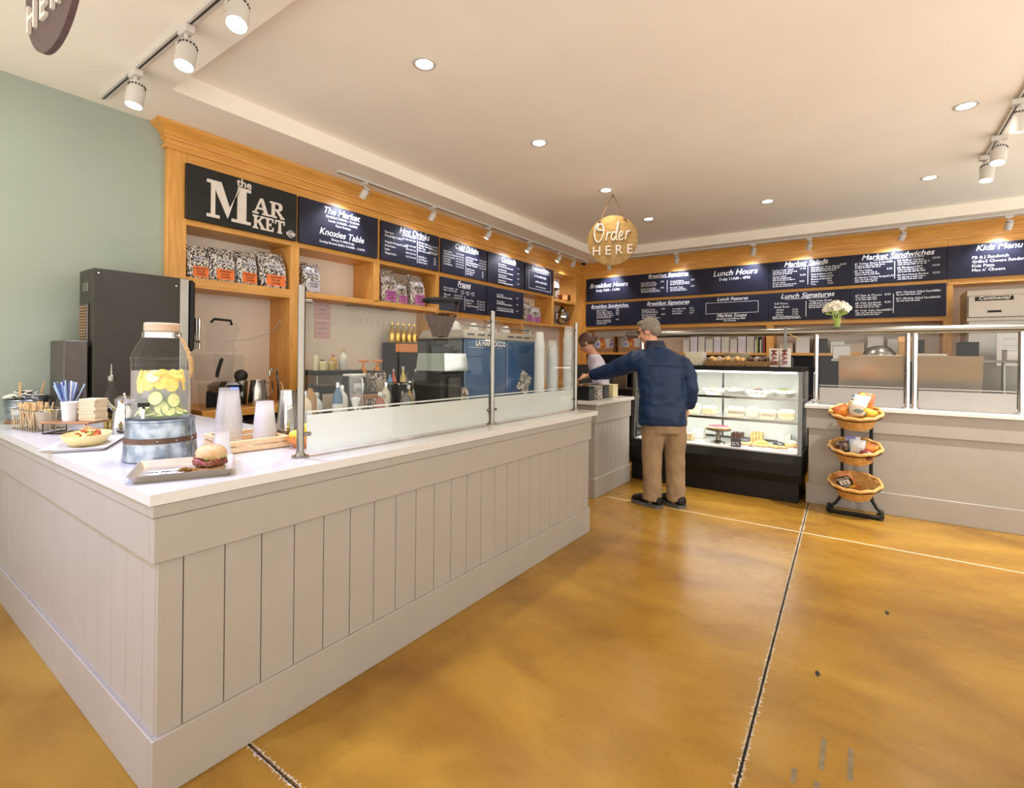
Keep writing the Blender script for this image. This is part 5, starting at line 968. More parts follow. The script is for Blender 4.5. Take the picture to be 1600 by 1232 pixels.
# ============================================================ rail and glass screens over the right counter
rl = thing('glass_screen', 'stainless rail with glass screens over the right counter and pastry case', 'glass screen', (5.80, -.5, Z0))
RX, RZ = 5.80, 1.688
MB().tube([(RX, 2.35, RZ), (RX, -2.6, RZ)], .037, 20).sph((RX, 2.35, RZ), .037, 16, 8).build('top_rail', STEEL, rl)
PY = (.374, -.342, -.392, -1.082, -1.132, -1.85, -1.90, -2.6)
for y in PY: MB().cyl((RX, y, Z0), (RX, y, RZ - .03), .022, n=18).cyl((RX, y, Z0), (RX, y, Z0 + .012), .034, n=18).build('post', CHROME, rl)
MB().cyl((RX, 2.17, 1.3305), (RX, 2.17, RZ - .03), .022, n=18).build('post', CHROME, rl)
for y0, y1 in ((.345, -.315), (-.42, -1.055), (-1.16, -1.82)):
    MB().box(RX - .004, y1, Z0 + .004, RX + .004, y0, RZ - .06).build('pane', glassy('screen_glass', (.97, .98, .98), .22), rl, False); MB().box(RX - .0055, y1, Z0 + .004, RX - .0045, y0, 1.135).box(RX - .0055, y1, 1.150, RX - .0045, y0, 1.160).build('frosted_band', glassy('grey_frosted_film', (1, 1, 1), .4, .25, .95, (.52, .50, .48)), rl, False)
for i, (y0, y1) in enumerate(((.19, -.325), (-.405, -.865), (-1.2, -1.7))):
    o = thing('steel_splash_panel', 'brushed steel splash panel behind the %s glass screen' % ('left', 'middle', 'far right')[i], 'steel panel', (6.02, (y0 + y1) / 2, Z0)); MB().loft([[(6.0, y1, Z0 + .0005), (6.012, y1, Z0 + .0005), (6.012, y0, Z0 + .0005), (6.0, y0, Z0 + .0005)], [(5.88, y1, 1.452), (5.892, y1, 1.452), (5.892, y0, 1.452), (5.88, y0, 1.452)]]).build('sheet', pm('satin_steel', (.50, .44, .36), .28, 1, .05, 6), o, False)
    for y in (y0 - .02, y1 + .02): MB().rbox(6.0125, y - .015, Z0 + .0005, 6.06, y + .015, 1.20, .003).build('bracket', STEEL, o, False)
vs_ = thing('flower_vase', 'glass vase of white chrysanthemums on the steel rail', 'vase', (RX, .203, RZ + .037))
MB().lathe([(0, 0), (.052, 0), (.056, .006), (.056, .105), (.0555, .106)], n=8).build('vase', GLASS, vs_, world=False)
for i in range(10): a = i * 2.4; MB().tube([(.02 * cos(a), .02 * sin(a), .008), (.035 * cos(a + 1), .035 * sin(a + 1), .11), (.05 * cos(a + 1), .05 * sin(a + 1), .17)], .004, 6).build('stem', GRN, vs_, world=False)
PETAL = pm('white_petal', (.86, .83, .74), .6, noise=.06)
for i in range(22):
    a = i * 2.4; k = i / 21; th = 1.45 * math.sqrt(k); d_ = Vector((sin(th) * cos(a), sin(th) * sin(a), cos(th) * .85)); c_ = d_ * .095 + Vector((0, 0, .155))
    b_ = MB().sph(tuple(c_), .016, 10, 6); q = d_.to_track_quat('Z', 'Y').to_matrix()
    for j in range(14):
        an = j * 2.4; tl = .35 + .9 * (j / 14); e = Vector((sin(tl) * cos(an), sin(tl) * sin(an), cos(tl))); e = q @ e; s1 = (q @ Vector((-sin(an), cos(an), 0))) * .008
        b_.add([c_ + e * .012 - s1, c_ + e * .012 + s1, c_ + e * .036 + s1 * .6, c_ + e * .036 - s1 * .6], [(0, 1, 2, 3)])
    b_.build('flower', PETAL, vs_, world=False)
for i in range(5): a = i * 1.3; MB().add([(.03 * cos(a), .03 * sin(a), .12), (.09 * cos(a + .2), .09 * sin(a + .2), .13), (.11 * cos(a), .11 * sin(a), .15), (.08 * cos(a - .2), .08 * sin(a - .2), .15)], [(0, 1, 2, 3)]).build('leaf', GRN, vs_, world=False)
# hanging paper menus
MAROON = pm('maroon_print', (.18, .03, .03), .6)
mn = thing('hanging_menus', 'pair of white folded paper menus hanging from the rail by a clip', 'menus', (5.745, .69, 1.277))
for i, (y0, y1) in enumerate(((.79, .70), (.695, .59))):
    MB().loft([[(5.742, y0, 1.52), (5.742, y1, 1.52), (5.746, y1, 1.52), (5.746, y0, 1.52)], [(5.735, y0 - .012, 1.33), (5.735, y1, 1.33), (5.739, y1, 1.33), (5.739, y0 - .012, 1.33)]]).build('menu', PAPER, mn, False)
    t = MB(); put_text(t, 'MAR', 0, 0, .078, lambda u, v, w: (5.7405 - .033 * (u + .0) / .19 - .0012, y0 - .022 - v, 1.508 - u), 0, 0, .02, 'LEFT', 2); tag(t.build('lettering', MAROON, mn, False), kind='stuff')
MB().rbox(5.755, .57, 1.335, 5.79, .80, 1.43, .004).build('holder', CLRP, mn, False); MB().rbox(5.735, .625, 1.50, 5.765, .655, 1.74, .003).build('clip', DSTEEL, mn, False); MB().cyl((5.74, .645, 1.69), (5.74, .50, 1.60), .005, n=8).build('pencil', CORK, mn)
# ============================================================ basket rack with snacks
rk = thing('basket_rack', 'black floor rack holding three tilted wicker snack baskets', 'rack', (5.52, .045, 0))
for y in (.145, -.075): MB().tube([(5.605, y, .98), (5.605, y, .20), (5.60, y + (.012 if y > 0 else -.012), .12), (5.575, y + (.045 if y > 0 else -.045), .065), (5.55, y + (.085 if y > 0 else -.085), .035)], .014, 10).build('upright', BLACKM, rk)
MB().tube([(5.62, .245, .03), (5.44, .245, .024), (5.415, .225, .022), (5.415, -.135, .022), (5.44, -.155, .024), (5.62, -.155, .03)], .018, 10).build('base_loop', BLACKM, rk)
for y in (.23, -.14): MB().rbox(5.405, y - .02, 0, 5.435, y + .02, .014, .003).build('foot', RUBB, rk, False)
for y in (.23, -.14): MB().rbox(5.60, y - .02, 0, 5.63, y + .02, .018, .003).build('foot', RUBB, rk, False)
WKL = pm('honey_wicker', (.48, .24, .06), .6, noise=0, scale=40, col2=(.66, .40, .14), bump=.5, bscale=70)
BT = Matrix.Rotation(radians(-19), 3, 'Y')
def bas(label, z):
    o = thing('wicker_basket', label, 'basket', (5.445, .045, z), 0, 'baskets on the black rack'); nn = 60
    def ringr(r, zz, ph): return [BT @ Vector(((r * .85 * (1 + ((-1) ** (i + ph)) * .012)) * cos(2 * pi * i / nn), (r * (1 + ((-1) ** (i + ph)) * .012)) * sin(2 * pi * i / nn), zz)) for i in range(nn)]
    rr = [ringr(.125 + .062 * k / 7, -.135 + .135 * k / 7, k) for k in range(8)]; inn = [ringr(.114 + .062 * k / 7, -.128 + .128 * k / 7, k) for k in range(7, -1, -1)]
    MB().loft(rr + inn).build('bowl', WKL, o, True, False, 60)
    pts = [BT @ Vector(((.85 * .194 + .004 * cos(11 * a)) * cos(a), (.194 + .004 * cos(11 * a)) * sin(a), .004 + .004 * sin(11 * a))) for a in [2 * pi * i / 88 for i in range(88)]]
    MB().tube(pts, .0145, 8, True).build('rim', WKL, o, world=False)
    pts = [BT @ Vector(((.85 * .199) * cos(a), .199 * sin(a), -.018)) for a in [2 * pi * i / 40 for i in range(40)]]; MB().tube(pts, .0045, 6, True).build('wire_hoop', BLACKM, o, world=False)
    return o
for z, l in ((.935, 'top'), (.625, 'middle'), (.305, 'bottom')): bas('oval wicker basket of snack bags, %s one on the black rack' % l, z)
def snack(label, loc, w, h, mat, rot, patches=(), text=()):
    o = thing('snack_bag', label, 'snack bag', loc, 0, 'snack bags in the wicker baskets'); M = Matrix.Rotation(rot[0], 3, 'Z') @ Matrix.Rotation(rot[1], 3, 'Y') @ Matrix.Rotation(rot[2], 3, 'X')
    R_ = []; d = .045
    for k in range(9):
        v = k / 8; f = sin(pi * min(max(v, .0), 1)) ** .55; a = w / 2 * (1 - .06 * f); b = max(d * f, .0015)
        R_.append([M @ Vector((-b if 0 else x, y, v * h)) for x, y in ((-b, -a * .5), (-b, a * .5), (-b * .6, a * .85), (0, a), (b * .6, a * .85), (b, a * .5), (b, -a * .5), (b * .6, -a * .85), (0, -a), (-b * .6, -a * .85))])
    MB().loft(R_).jitter(.0025).build('bag', mat, o, True, False, 50)
    for (u0, v0, u1, v1, pmt) in patches: MB().prism([(u0 * w, v0 * h), (u1 * w, v0 * h), (u1 * w, v1 * h), ((u0 + u1) / 2 * w, v1 * h * 1.05), (u0 * w, v1 * h)], lambda u, v, ww: M @ Vector((-d - .004 + ww, -u, v)), .003).build('print_patch', pmt, o, False, False)
    t = MB()
    for (s_, u, v, sz) in text: put_text(t, s_, u * w, v * h, sz, lambda uu, vv, ww: M @ Vector((-d - .0055, -uu, vv)), 0, 0, .02, 'CENTER')
    if t.f: tag(t.build('lettering', PAPER, o, False, False), kind='stuff')
WHB = spotted('white_yellow_snack_print', [(.80, .79, .70), (.80, .79, .72), (.72, .55, .08), (.78, .78, .76), (.20, .30, .38), (.82, .80, .74)], 18, .3); ORB = spotted('orange_snack_print', [(.66, .22, .04), (.70, .42, .06), (.55, .14, .05), (.68, .26, .05)], 16, .3); BLB = spotted('blue_snack_print', [(.35, .52, .72), (.25, .25, .60), (.62, .66, .72), (.45, .58, .75)], 16, .3); DKB = spotted('dark_snack_print', [(.03, .02, .02), (.08, .04, .03), (.25, .2, .16), (.04, .03, .03)], 30, .3); BRB = pm('copper_brown_foil', (.40, .15, .04), .3, .3, .15, 20); YLB = pm('yellow_foil', (.66, .44, .05), .35, .2, .1)
snack('white and yellow snack bag on top of the top basket heap', (5.415, 0.034, 0.907), 0.143, 0.172, WHB, (0, -.65, .05)); snack('second white snack bag behind the front one in the top basket', (5.480, 0.027, 0.957), 0.143, 0.146, WHB, (.1, -.35, .15)); snack('orange snack bag leaning at the left of the top basket', (5.440, 0.128, 0.892), 0.126, 0.138, ORB, (.3, -.6, -.5)); snack('orange bag standing at the back of the top basket', (5.510, -0.023, 0.942), 0.126, 0.172, ORB, (0, -.15, .1)); snack('yellow cornered bag at the right of the top basket', (5.450, -0.052, 0.882), 0.101, 0.112, YLB, (-.3, -.6, .4))
snack('blue snack bag with a red band in the middle basket', (5.430, 0.034, 0.547), 0.126, 0.172, BLB, (0, -.45, .05), ((-.4, .08, .4, .22, REDT), (-.36, .42, .36, .72, PAPER))); snack('black snack bag at the left of the middle basket', (5.450, 0.121, 0.562), 0.109, 0.129, DKB, (.2, -.5, -.3)); snack('yellow and brown bag at the right of the middle basket', (5.460, -0.052, 0.562), 0.109, 0.129, ORB, (-.2, -.5, .3)); snack('dark red bag lying at the right front of the middle basket', (5.410, -0.038, 0.542), 0.101, 0.095, BERRY, (-.5, -.8, .4)); snack('purple bag peeking behind the blue one in the middle basket', (5.500, 0.063, 0.572), 0.118, 0.146, BLB, (.1, -.2, .0))
snack('copper brown Route 11 chips bag with a black shield in the bottom basket', (5.435, 0.067, 0.227), 0.160, 0.215, BRB, (.1, -.45, -.45), ((-.36, .30, .36, .78, YLB),), ())
o = bpy.data.objects['snack_bag.010'] if 'snack_bag.010' in bpy.data.objects else [x for x in COL.objects if x.name.startswith('snack_bag')][-1]
Mx = Matrix.Rotation(.1, 3, 'Z') @ Matrix.Rotation(-.45, 3, 'Y') @ Matrix.Rotation(-.45, 3, 'X'); fn_ = lambda u, v, ww: Mx @ Vector((-.0505 - ww, -u, v))
MB().prism([(-.055, .10), (0, .075), (.055, .10), (.062, .15), (.05, .195), (0, .20), (-.05, .195), (-.062, .15)], fn_, .002).build('shield', BLACK, o, False, False)
t = MB(); put_text(t, 'ROUTE', 0, .168, .030, fn_, .0035, 0, .02, 'CENTER'); put_rect(t, -.04, .112, .04, .162, fn_, .003); put_text(t, 'CHIPS', 0, .087, .025, fn_, .0035, 0, .02, 'CENTER'); tag(t.build('shield_print', PAPER, o, False, False), kind='stuff')
t = MB(); put_text(t, '11', 0, .119, .050, fn_, .0045, 0, .015, 'CENTER'); t.build('numerals', BLACK, o, False, False)
# ============================================================ kitchen behind: counter, fridge, shelves
bcn = thing('kitchen_counter', 'dark back counter with steel top along the menu wall', 'counter', (8.2, 1.5, 0)); MB().rbox(7.85, -.84, 0, 8.525, 4.05, .88, .006).build('body', BLACKM, bcn, False); MB().rbox(7.82, -.84, .8805, 8.525, 4.05, .92, .004).build('steel_top', STEEL, bcn, False)
MB().box(8.575, 1.216, .0, 8.59, 4.29, 1.469).build('back_panel', pm('navy_splash', (.012, .013, .02), .5, spec=.2), bk, False); MB().box(8.575, -.858, .0, 8.59, 1.114, 1.469).build('back_panel', MATS['navy_splash'], bk, False)
pt_ = thing('prep_table', 'steel prep table with overshelf behind the glass screens', 'table', (7.1, -.9, 0)); MB().rbox(6.85, -2.6, .86, 7.45, .30, .90, .004).build('top', STEEL, pt_, False); MB().rbox(6.95, -2.6, 1.395, 7.35, .30, 1.42, .003).build('overshelf', STEEL, pt_, False)
for x in (6.9, 7.4):
    for y in (-2.55, .25): MB().cyl((x, y, 0), (x, y, .86), .02, n=12).build('leg', STEEL, pt_)
for y in (-2.5, -1.2, .2): MB().cyl((7.15, y, .90), (7.15, y, 1.395), .016, n=12).build('shelf_post', STEEL, pt_)
MB().rbox(6.93, -2.5, .12, 7.37, .2, .855, .004).build('cabinet', DSTEEL, pt_, False)
zt = 1.4202
def kbox(label, x, y, z, sx, sy, h, mat, rz=0, name='carton', cat='box'): o = thing(name, label, cat, (x, y, z), rz); MB().rbox(-sx / 2, -sy / 2, 0, sx / 2, sy / 2, h, .004).build('body', mat, o, False, False); MB().rbox(-sx / 2 - .003, -sy / 2 - .003, h + .0003, sx / 2 + .003, sy / 2 + .003, h + .012, .003).build('lid', mat, o, False, False); return o
kbox('flat white carton on the overshelf behind the left glass screen', 7.12, -.18, zt, .30, .36, .035, WHITE); kbox('grey bin box on the overshelf nearest the pastry case', 7.12, .20, zt, .2, .17, .16, GREYT); kbox('second white carton stacked behind the rail posts', 7.12, -.62, zt, .26, .24, .05, PAPER); kbox('black soft bag shaped box on the overshelf', 7.15, -.92, zt, .2, .16, .18, BLACK); kbox('white binder carton behind the middle glass screen', 7.12, -1.45, zt, .24, .50, .10, WHITE)
ml = thing('steel_bowl', 'upturned steel mixing bowl on the overshelf', 'bowl', (7.14, -.16, zt + .0485)); MB().lathe([(.16, 0), (.15, .03), (.10, .09), (.04, .11), (0, .112)], n=28).build('bowl', STEEL, ml, world=False)
br_ = thing('paper_bag', 'tall brown paper bag on the overshelf behind the screens', 'bag', (7.14, -.40, zt)); MB().loft([[(-.06, -.06, 0), (.06, -.06, 0), (.06, .06, 0), (-.06, .06, 0)], [(-.06, -.065, .2), (.06, -.065, .2), (.06, .065, .2), (-.06, .065, .2)], [(-.02, -.07, .26), (.02, -.07, .26), (.02, .07, .26), (-.02, .07, .26)]]).build('bag', pm('kraft_brown', (.46, .25, .10), .8), br_, False, False)
fg = thing('kitchen_fridge', 'tall stainless Continental fridge below the Kids Menu board', 'fridge', (8.3, -1.75, 0))
MB().rbox(8.02, -2.50, .03, 8.50, -1.02, 2.26, .006).build('body', pm('taupe_steel', (.34, .30, .26), .32, .8, .04, 5), fg, False); MB().rbox(7.985, -2.49, 1.93, 8.019, -1.03, 2.19, .006).build('header_panel', pm('taupe_steel', (.5, .5, .5)), fg, False)
for y0, y1 in ((-1.75, -1.03), (-2.49, -1.77)): d_ = MB().rbox(7.985, y0, .12, 8.019, y1, 1.89, .006).build('door', STEEL, fg, False); MB().rbox(7.95, y0 + .04, 1.1, 7.984, y0 + .07, 1.6, .005).build('handle', CHROME, d_, False)
for y in (-1.06, -2.46): MB().cyl((8.1, y, 0), (8.1, y, .03), .025, n=10).cyl((8.42, y, 0), (8.42, y, .03), .025, n=10).build('foot', BLACK, fg)
MB().rbox(7.981, -1.42, 2.125, 7.9848, -1.09, 2.175, .001).build('name_plate', BLACK, fg, False); t = MB(); put_text(t, 'Continental', -.165 + .165, 0, .056, lambda u, v, w: (7.9798, -1.255 - u, 2.138 + v), 0, .2, .015, 'CENTER'); t.build('name_lettering', CREAML, fg, False); MB().rbox(7.981, -1.32, 1.985, 7.9848, -1.20, 2.01, .001).build('rating_plate', BLACK, fg, False)
po = thing('wall_schedule', 'white paper schedules pinned beside the fridge doors at the right', 'paper', (7.98, -1.6, 1.5)); MB().box(7.978, -2.2, 1.36, 7.982, -1.28, 1.74).build('sheet', PAPER, po, False); t = MB(); [put_words(t, .06 + .2 * c, .07 + .08 * k, .12, .012, lambda u, v, w: (7.9772, -1.28 - u, 1.36 + v)) for k in range(4) for c in range(4)]; tag(t.build('print', GRYP, po, False), kind='stuff')
# back wall shelf goods
for i in range(9):
    y = 2.45 - i * .125; kbox(('pale plastic tub, %s on the high back shelf' % ('first', 'second', 'third', 'fourth', 'fifth', 'sixth', 'seventh', 'eighth', 'ninth')[i]) + ' from the customer head', 8.68, y, 1.5102, .16, .105 + .01 * (i % 2), .22 + .06 * ((i * 5) % 3) / 2, (WHITE, pm('lavender_tub', (.62, .60, .72), .4), PAPER)[i % 3], 0, 'storage_tub', 'tub')
for i in range(6):
    o = thing('cookbook', '%s spined book, leaning by the wooden post on the back shelf' % ('red', 'blue', 'cream', 'dark', 'green', 'white')[i], 'book', (8.66, 1.30 - .0 + i * .024 - .05, 1.5102), 0, 'books on the back shelf'); MB().rbox(-.09, -.010, 0, .09, .010, .25 - .02 * (i % 3), .003).build('cover', (REDT, BLUE, CRP, BLACK, GRN, PAPER)[i], o, False, False); MB().box(-.086, -.008, .004, .092, .008, .245 - .02 * (i % 3) - .004).build('pages', PAPER, o, False, False)
for i, (y, l) in enumerate(((3.98, 'left'), (3.42, 'right'))):
    o = thing('snack_crate', 'wooden crate of snack packets on the back shelf, %s of the pair' % l, 'crate', (8.68, y, 1.5102), 0, 'crates on the back shelf'); MB().rbox(-.14, -.24, 0, .14, .24, .02, .003).rbox(-.14, -.24, .02, -.125, .24, .10 if i else .08, .003).rbox(-.14, .225, .02, .14, .24, .30, .003).rbox(-.14, -.24, .02, .14, -.225, .30, .003).build('crate', WALN, o, False, False)
    for k in range(9):
        p = thing('crisp_packet', '%s packet in the %s snack crate' % (('blue', 'pink', 'white', 'silver', 'orange', 'red', 'lilac', 'cream', 'grey')[k], l), 'packet', (8.62 + .05 * (k % 2), y - .18 + .045 * k, 1.5305), 0, 'packets in the snack crates'); MB().loft([[(-.025 * q, -.055, zz), (.025 * q, -.055, zz), (.03 * q, 0, zz), (.025 * q, .055, zz), (-.025 * q, .055, zz), (-.03 * q, 0, zz)] for zz, q in ((0, .1), (.05, 1), (.13, 1), (.19 + .03 * (k % 3), .1))]).jitter(.006).build('packet', (BLB, PKL, PAPER, SVL, ORB, REDT, BLB, CRM, GRYP)[k], p, True, False)
for i in range(7):
    y = 3.75 - i * .34; kbox('%s lidded bin on the dark back counter, %s' % (('white', 'steel', 'black', 'tan', 'white', 'grey', 'black')[i], ('farthest left', 'second from left', 'third from left', 'middle', 'third from right', 'second from right', 'farthest right')[i]), 8.2, y, .9205, .3, .26, .22 + .08 * (i % 3), (WHITE, STEEL, BLACK, KRAFT, WHITE, GREYT, BLACK)[i], 0, 'counter_bin', 'bin')
for i in range(8):
    y = .95 - i * .22; kbox('%s box on the back shelf right of the wooden post, %s' % (('tan', 'white', 'black', 'grey', 'kraft', 'white', 'steel', 'dark')[i], ('first', 'second', 'third', 'fourth', 'fifth', 'sixth', 'seventh', 'eighth')[i]), 8.68, y, 1.5102, .2, .18, .14 + .09 * ((i * 3) % 4) / 3, (KRAFT, WHITE, BLACK, GREYT, KRAFT, PAPER, STEEL, CHAR)[i], 0, 'shelf_box', 'box')
# payment terminals on the second counter
for i, (x, y, w_, m, l) in enumerate(((4.62, 2.33, .12, BLACK, 'black terminal with a wire bundle at the left end'), (4.80, 2.32, .13, PRINT2, 'patterned tin between the payment terminals'), (5.00, 2.34, .14, BLACK, 'black printer box in the middle of the short counter'), (5.20, 2.32, .13, CRM, 'cream receipt printer with scribbles at the right end'))):
    kbox(l + ' on the short counter', x, y, .9672, w_, .14, .13, m, 0, 'payment_terminal' if i != 1 else 'storage_tin', 'terminal' if i != 1 else 'tin')
pd = thing('card_reader', 'card reader on a stand under the customer outstretched hand', 'card reader', (4.64, 2.52, .9672)); MB().cyl((4.64, 2.52, .9672), (4.64, 2.52, .98), .06, n=18).cyl((4.64, 2.52, .98), (4.64, 2.52, 1.08), .014, n=12).build('stand', BLACK, pd); MB().obox((4.64, 2.50, 1.10), (.16, .12, .014), 0, .5).build('screen', CHAR, pd, False)
mon = thing('till_monitor', 'till screen with a silver arm beside the customer', 'monitor', (5.10, 2.62, .9672)); MB().rbox(5.02, 2.56, .9672, 5.18, 2.72, .98, .003).build('base', BLACK, mon, False); MB().obox((5.10, 2.64, 1.08), (.03, .03, .22), 0, .0).build('arm', CHROME, mon, False); MB().obox((5.10, 2.60, 1.22), (.30, .02, .22), 0, -.3).build('screen', BLACK, mon, False)
# ============================================================ people
SKIN = pm('skin', (.62, .33, .22), .5, noise=.08, scale=30, sss=.12); SKIN2 = pm('skin_warm', (.52, .27, .18), .5, noise=.08, scale=30, sss=.12)
NAVY = pm('navy_jacket_cloth', (.005, .021, .070), .5, noise=.2, scale=9, bump=.08, bscale=14, spec=.3); KHAK = pm('khaki_cloth', (.27, .185, .105), .85, noise=.12, scale=8, bump=.1, bscale=16); GREYH = pm('grey_hair', (.20, .172, .145), .6, noise=.4, scale=60, stretch=(1, 1, 4), bump=.5, bscale=60); BRNH = pm('brown_hair', (.075, .035, .018), .5, noise=.4, scale=60, stretch=(1, 1, 4), bump=.4); LAV = pm('lavender_cotton', (.52, .50, .62), .8, noise=.06, scale=6, bump=.05)
def ell(c, rx, ry, n=22, tx=0., ty=0.): return [(c[0] + rx * cos(2 * pi * i / n), c[1] + ry * sin(2 * pi * i / n), c[2] + tx * cos(2 * pi * i / n) * rx + ty * sin(2 * pi * i / n) * ry) for i in range(n)]
def hand(mb, wrist, d, palm_n, s=1., curl=.5):
    """palm and five fingers of unequal length; d = pointing direction, palm_n = palm normal"""
    d = Vector(d).normalized(); pn = Vector(palm_n).normalized(); sd_ = d.cross(pn).normalized(); w = Vector(wrist); L_ = [.070, .080, .076, .062]
    mb.sph(tuple(w + d * .045 * s), (.030 * s, .030 * s, .030 * s), 10, 8)
    for k in range(4):
        b = w + d * .055 * s + sd_ * (.0285 - .019 * k) * s; pts = [w + d * .01 * s + sd_ * (.02 - .0135 * k) * s, b, b + (d * .5 + pn * curl * .35) * L_[k] * s, b + (d * .72 + pn * curl * .95) * L_[k] * s]
        mb.tube([tuple(p) for p in pts], [.013 * s, .0115 * s, .0095 * s, .0075 * s], 8)
    t0 = w + d * .022 * s + sd_ * .026 * s; mb.tube([tuple(w + d * .01 * s), tuple(t0), tuple(t0 + (d * .55 + sd_ * .75 + pn * .3) * .034 * s), tuple(t0 + (d * .95 + sd_ * .65 + pn * .6) * .055 * s)], [.014 * s, .0125 * s, .0105 * s, .008 * s], 8)
def head(mb, c, yaw, tilt, s=1.):
    M = Matrix.Translation(c) @ Matrix.Rotation(yaw, 4, 'Z') @ Matrix.Rotation(tilt, 4, 'Y'); A = lambda p: tuple(M @ Vector([q * s for q in p])); M3 = M.to_3x3()
    mb.sph(A((-.008, 0, .025)), (.098 * s, .077 * s, .095 * s), 20, 14, M3); mb.sph(A((.028, 0, -.045)), (.062 * s, .056 * s, .072 * s), 18, 12, M3); mb.sph(A((.060, 0, -.095)), (.026 * s, .030 * s, .020 * s), 12, 8, M3)
    mb.tube([A((.086, 0, .020)), A((.104, 0, -.008)), A((.116, 0, -.026)), A((.092, 0, -.038))], [.010 * s, .013 * s, .016 * s, .012 * s], 8)
    for y in (-1, 1):
        mb.sph(A((-.006, y * .078, -.012)), (.020 * s, .010 * s, .033 * s), 10, 8, M3); mb.sph(A((.078, y * .030, .030)), (.014 * s, .024 * s, .008 * s), 10, 6, M3); mb.sph(A((.070, y * .036, -.03)), (.02 * s, .018 * s, .02 * s), 10, 6, M3)
    mb.tube([A((.086, -.024, -.064)), A((.097, 0, -.062)), A((.086, .024, -.064))], .0085 * s, 8); mb.tube([A((.084, -.02, -.074)), A((.094, 0, -.075)), A((.084, .02, -.074))], .008 * s, 8)
    return M, A
cu = thing('person', 'grey haired person in navy jacket and khakis reaching left at the counter', 'person', (4.70, 1.535, 0), radians(38))
HC = (.088, .128, 1.668); b = MB(); HY = radians(48)
M_, A_ = head(b, HC, HY, radians(16))
b.tube([(.03, .075, 1.44), (.05, .09, 1.50), (.075, .115, 1.60)], [.075, .062, .058], 14)
b.loft([ell((0, 0, .86), .10, .14), ell((0, .01, 1.0), .09, .13), ell((.01, .03, 1.25), .10, .15), ell((.02, .05, 1.42), .08, .14), ell((.03, .07, 1.46), .06, .07)])
LHD = Vector((.485, .640, 1.215)); b.tube([(.02, .24, 1.41), (.20, .42, 1.30), tuple(LHD)], [.05, .04, .028], 10); hand(b, LHD, (.55, .72, -.1), (.1, -.1, -1), 1.0, .5)
b.tube([(.0, -.15, 1.40), (-.05, -.225, 1.14), (.02, -.23, .93)], [.05, .04, .028], 10); hand(b, (.025, -.232, .925), (.25, .05, -1), (.2, 1, 0), 1.0, .5)
for s_ in (1, -1): b.tube([(0, s_ * .09, .88), (.01, s_ * .11, .50), (-.01, s_ * .11, .10), (.0, s_ * .112, .05)], [.085, .06, .045, .045], 12); b.tube([(-.03, s_ * .112, .05), (.12, s_ * .12, .045)], [.04, .035], 10)
body = person_remesh(b, 'body', SKIN, cu, .009, 2, False)
h = MB(); Mh = M_
AA = lambda p: tuple(Mh @ Vector(p)); M3 = Mh.to_3x3()
h.sph(AA((-.022, 0, .040)), (.099, .085, .092), 22, 14, M3); h.sph(AA((-.062, 0, -.008)), (.055, .072, .062), 16, 10, M3); h.sph(AA((.035, .012, .092)), (.062, .060, .030), 14, 8, M3)
for y in (-1, 1): h.sph(AA((.008, y * .070, .022)), (.030, .014, .045), 10, 8, M3)
hair = person_remesh(h, 'hair', GREYH, cu, .008, 2, False)
t = MB()
for y in (-1, 1):
    ring = [AA((.098 - .006 * abs(cos(a)), y * .033 + .024 * cos(a), .012 + .018 * sin(a))) for a in [2 * pi * i / 20 for i in range(20)]]; t.tube(ring, .0032, 6, True); t.tube([AA((.094, y * .058, .018)), AA((.04, y * .082, .016)), AA((-.012, y * .087, .010)), AA((-.03, y * .085, -.012))], .0032, 6)
t.tube([AA((.102, -.01, .016)), AA((.105, 0, .019)), AA((.102, .01, .016))], .003, 6); t.build('glasses', pm('dark_red_frames', (.05, .012, .012), .3), cu, world=False)
j = MB(); nr = 26
def wr(r, k): return r
j.loft([ell((-.005, .02, .775), .160, .228, nr), ell((-.01, .02, .90), .154, .228, nr), ell((-.005, .022, 1.05), .148, .224, nr), ell((.0, .03, 1.20), .150, .228, nr), ell((.012, .04, 1.33), .142, .230, nr), ell((.018, .045, 1.42), .118, .215, nr, 0, -.05), ell((.026, .06, 1.475), .088, .150, nr), ell((.034, .072, 1.51), .078, .092, nr), ell((.044, .085, 1.555), .074, .080, nr)])
j.tube([(.0, .15, 1.40), (.045, .265, 1.385), (.14, .375, 1.325), (.24, .455, 1.275), (.36, .540, 1.245), (.455, .612, 1.222)], [.095, .095, .088, .078, .066, .052], 16)
j.tube([(.01, -.08, 1.395), (-.012, -.168, 1.355), (-.045, -.215, 1.24), (-.05, -.232, 1.12), (-.02, -.238, 1.02), (.02, -.235, .935)], [.070, .076, .074, .072, .066, .054], 16)
jk = person_remesh(j, 'jacket', NAVY, cu, .013, 3, False, .007, (6, 6, 7))
for f_ in range(9):                                     # drag folds of the sleeve and back
    a = f_ / 8; p0 = Vector((.02 + .30 * a, .22 + .27 * a, 1.455 - .17 * a)); p1 = p0 + Vector((-.02, .015, -.12)); 
    MB().tube([tuple(p0 + Vector((-.055, .01, -.02))), tuple(p0.lerp(p1, .5) + Vector((-.085, .035, .0))), tuple(p1 + Vector((-.06, .03, .03)))], [.003, .010, .003], 8).build('sleeve_fold', NAVY, jk, world=False)
MB().tube([(-.118 - .0, -.17, 1.325), (-.135, -.05, 1.335), (-.135, .08, 1.335), (-.115, .20, 1.335)], .004, 8).build('back_yoke_seam', NAVY, jk, world=False)
c_ = MB(); c_.loft([ell((.034, .074, 1.505), .090, .098, 22), ell((.044, .086, 1.572), .079, .083, 22), ell((.044, .086, 1.574), .072, .076, 22), ell((.038, .078, 1.52), .070, .074, 22)], False); c_.build('collar', pm('dark_navy_cloth', (.008, .014, .040), .7, noise=.1), jk, world=False)
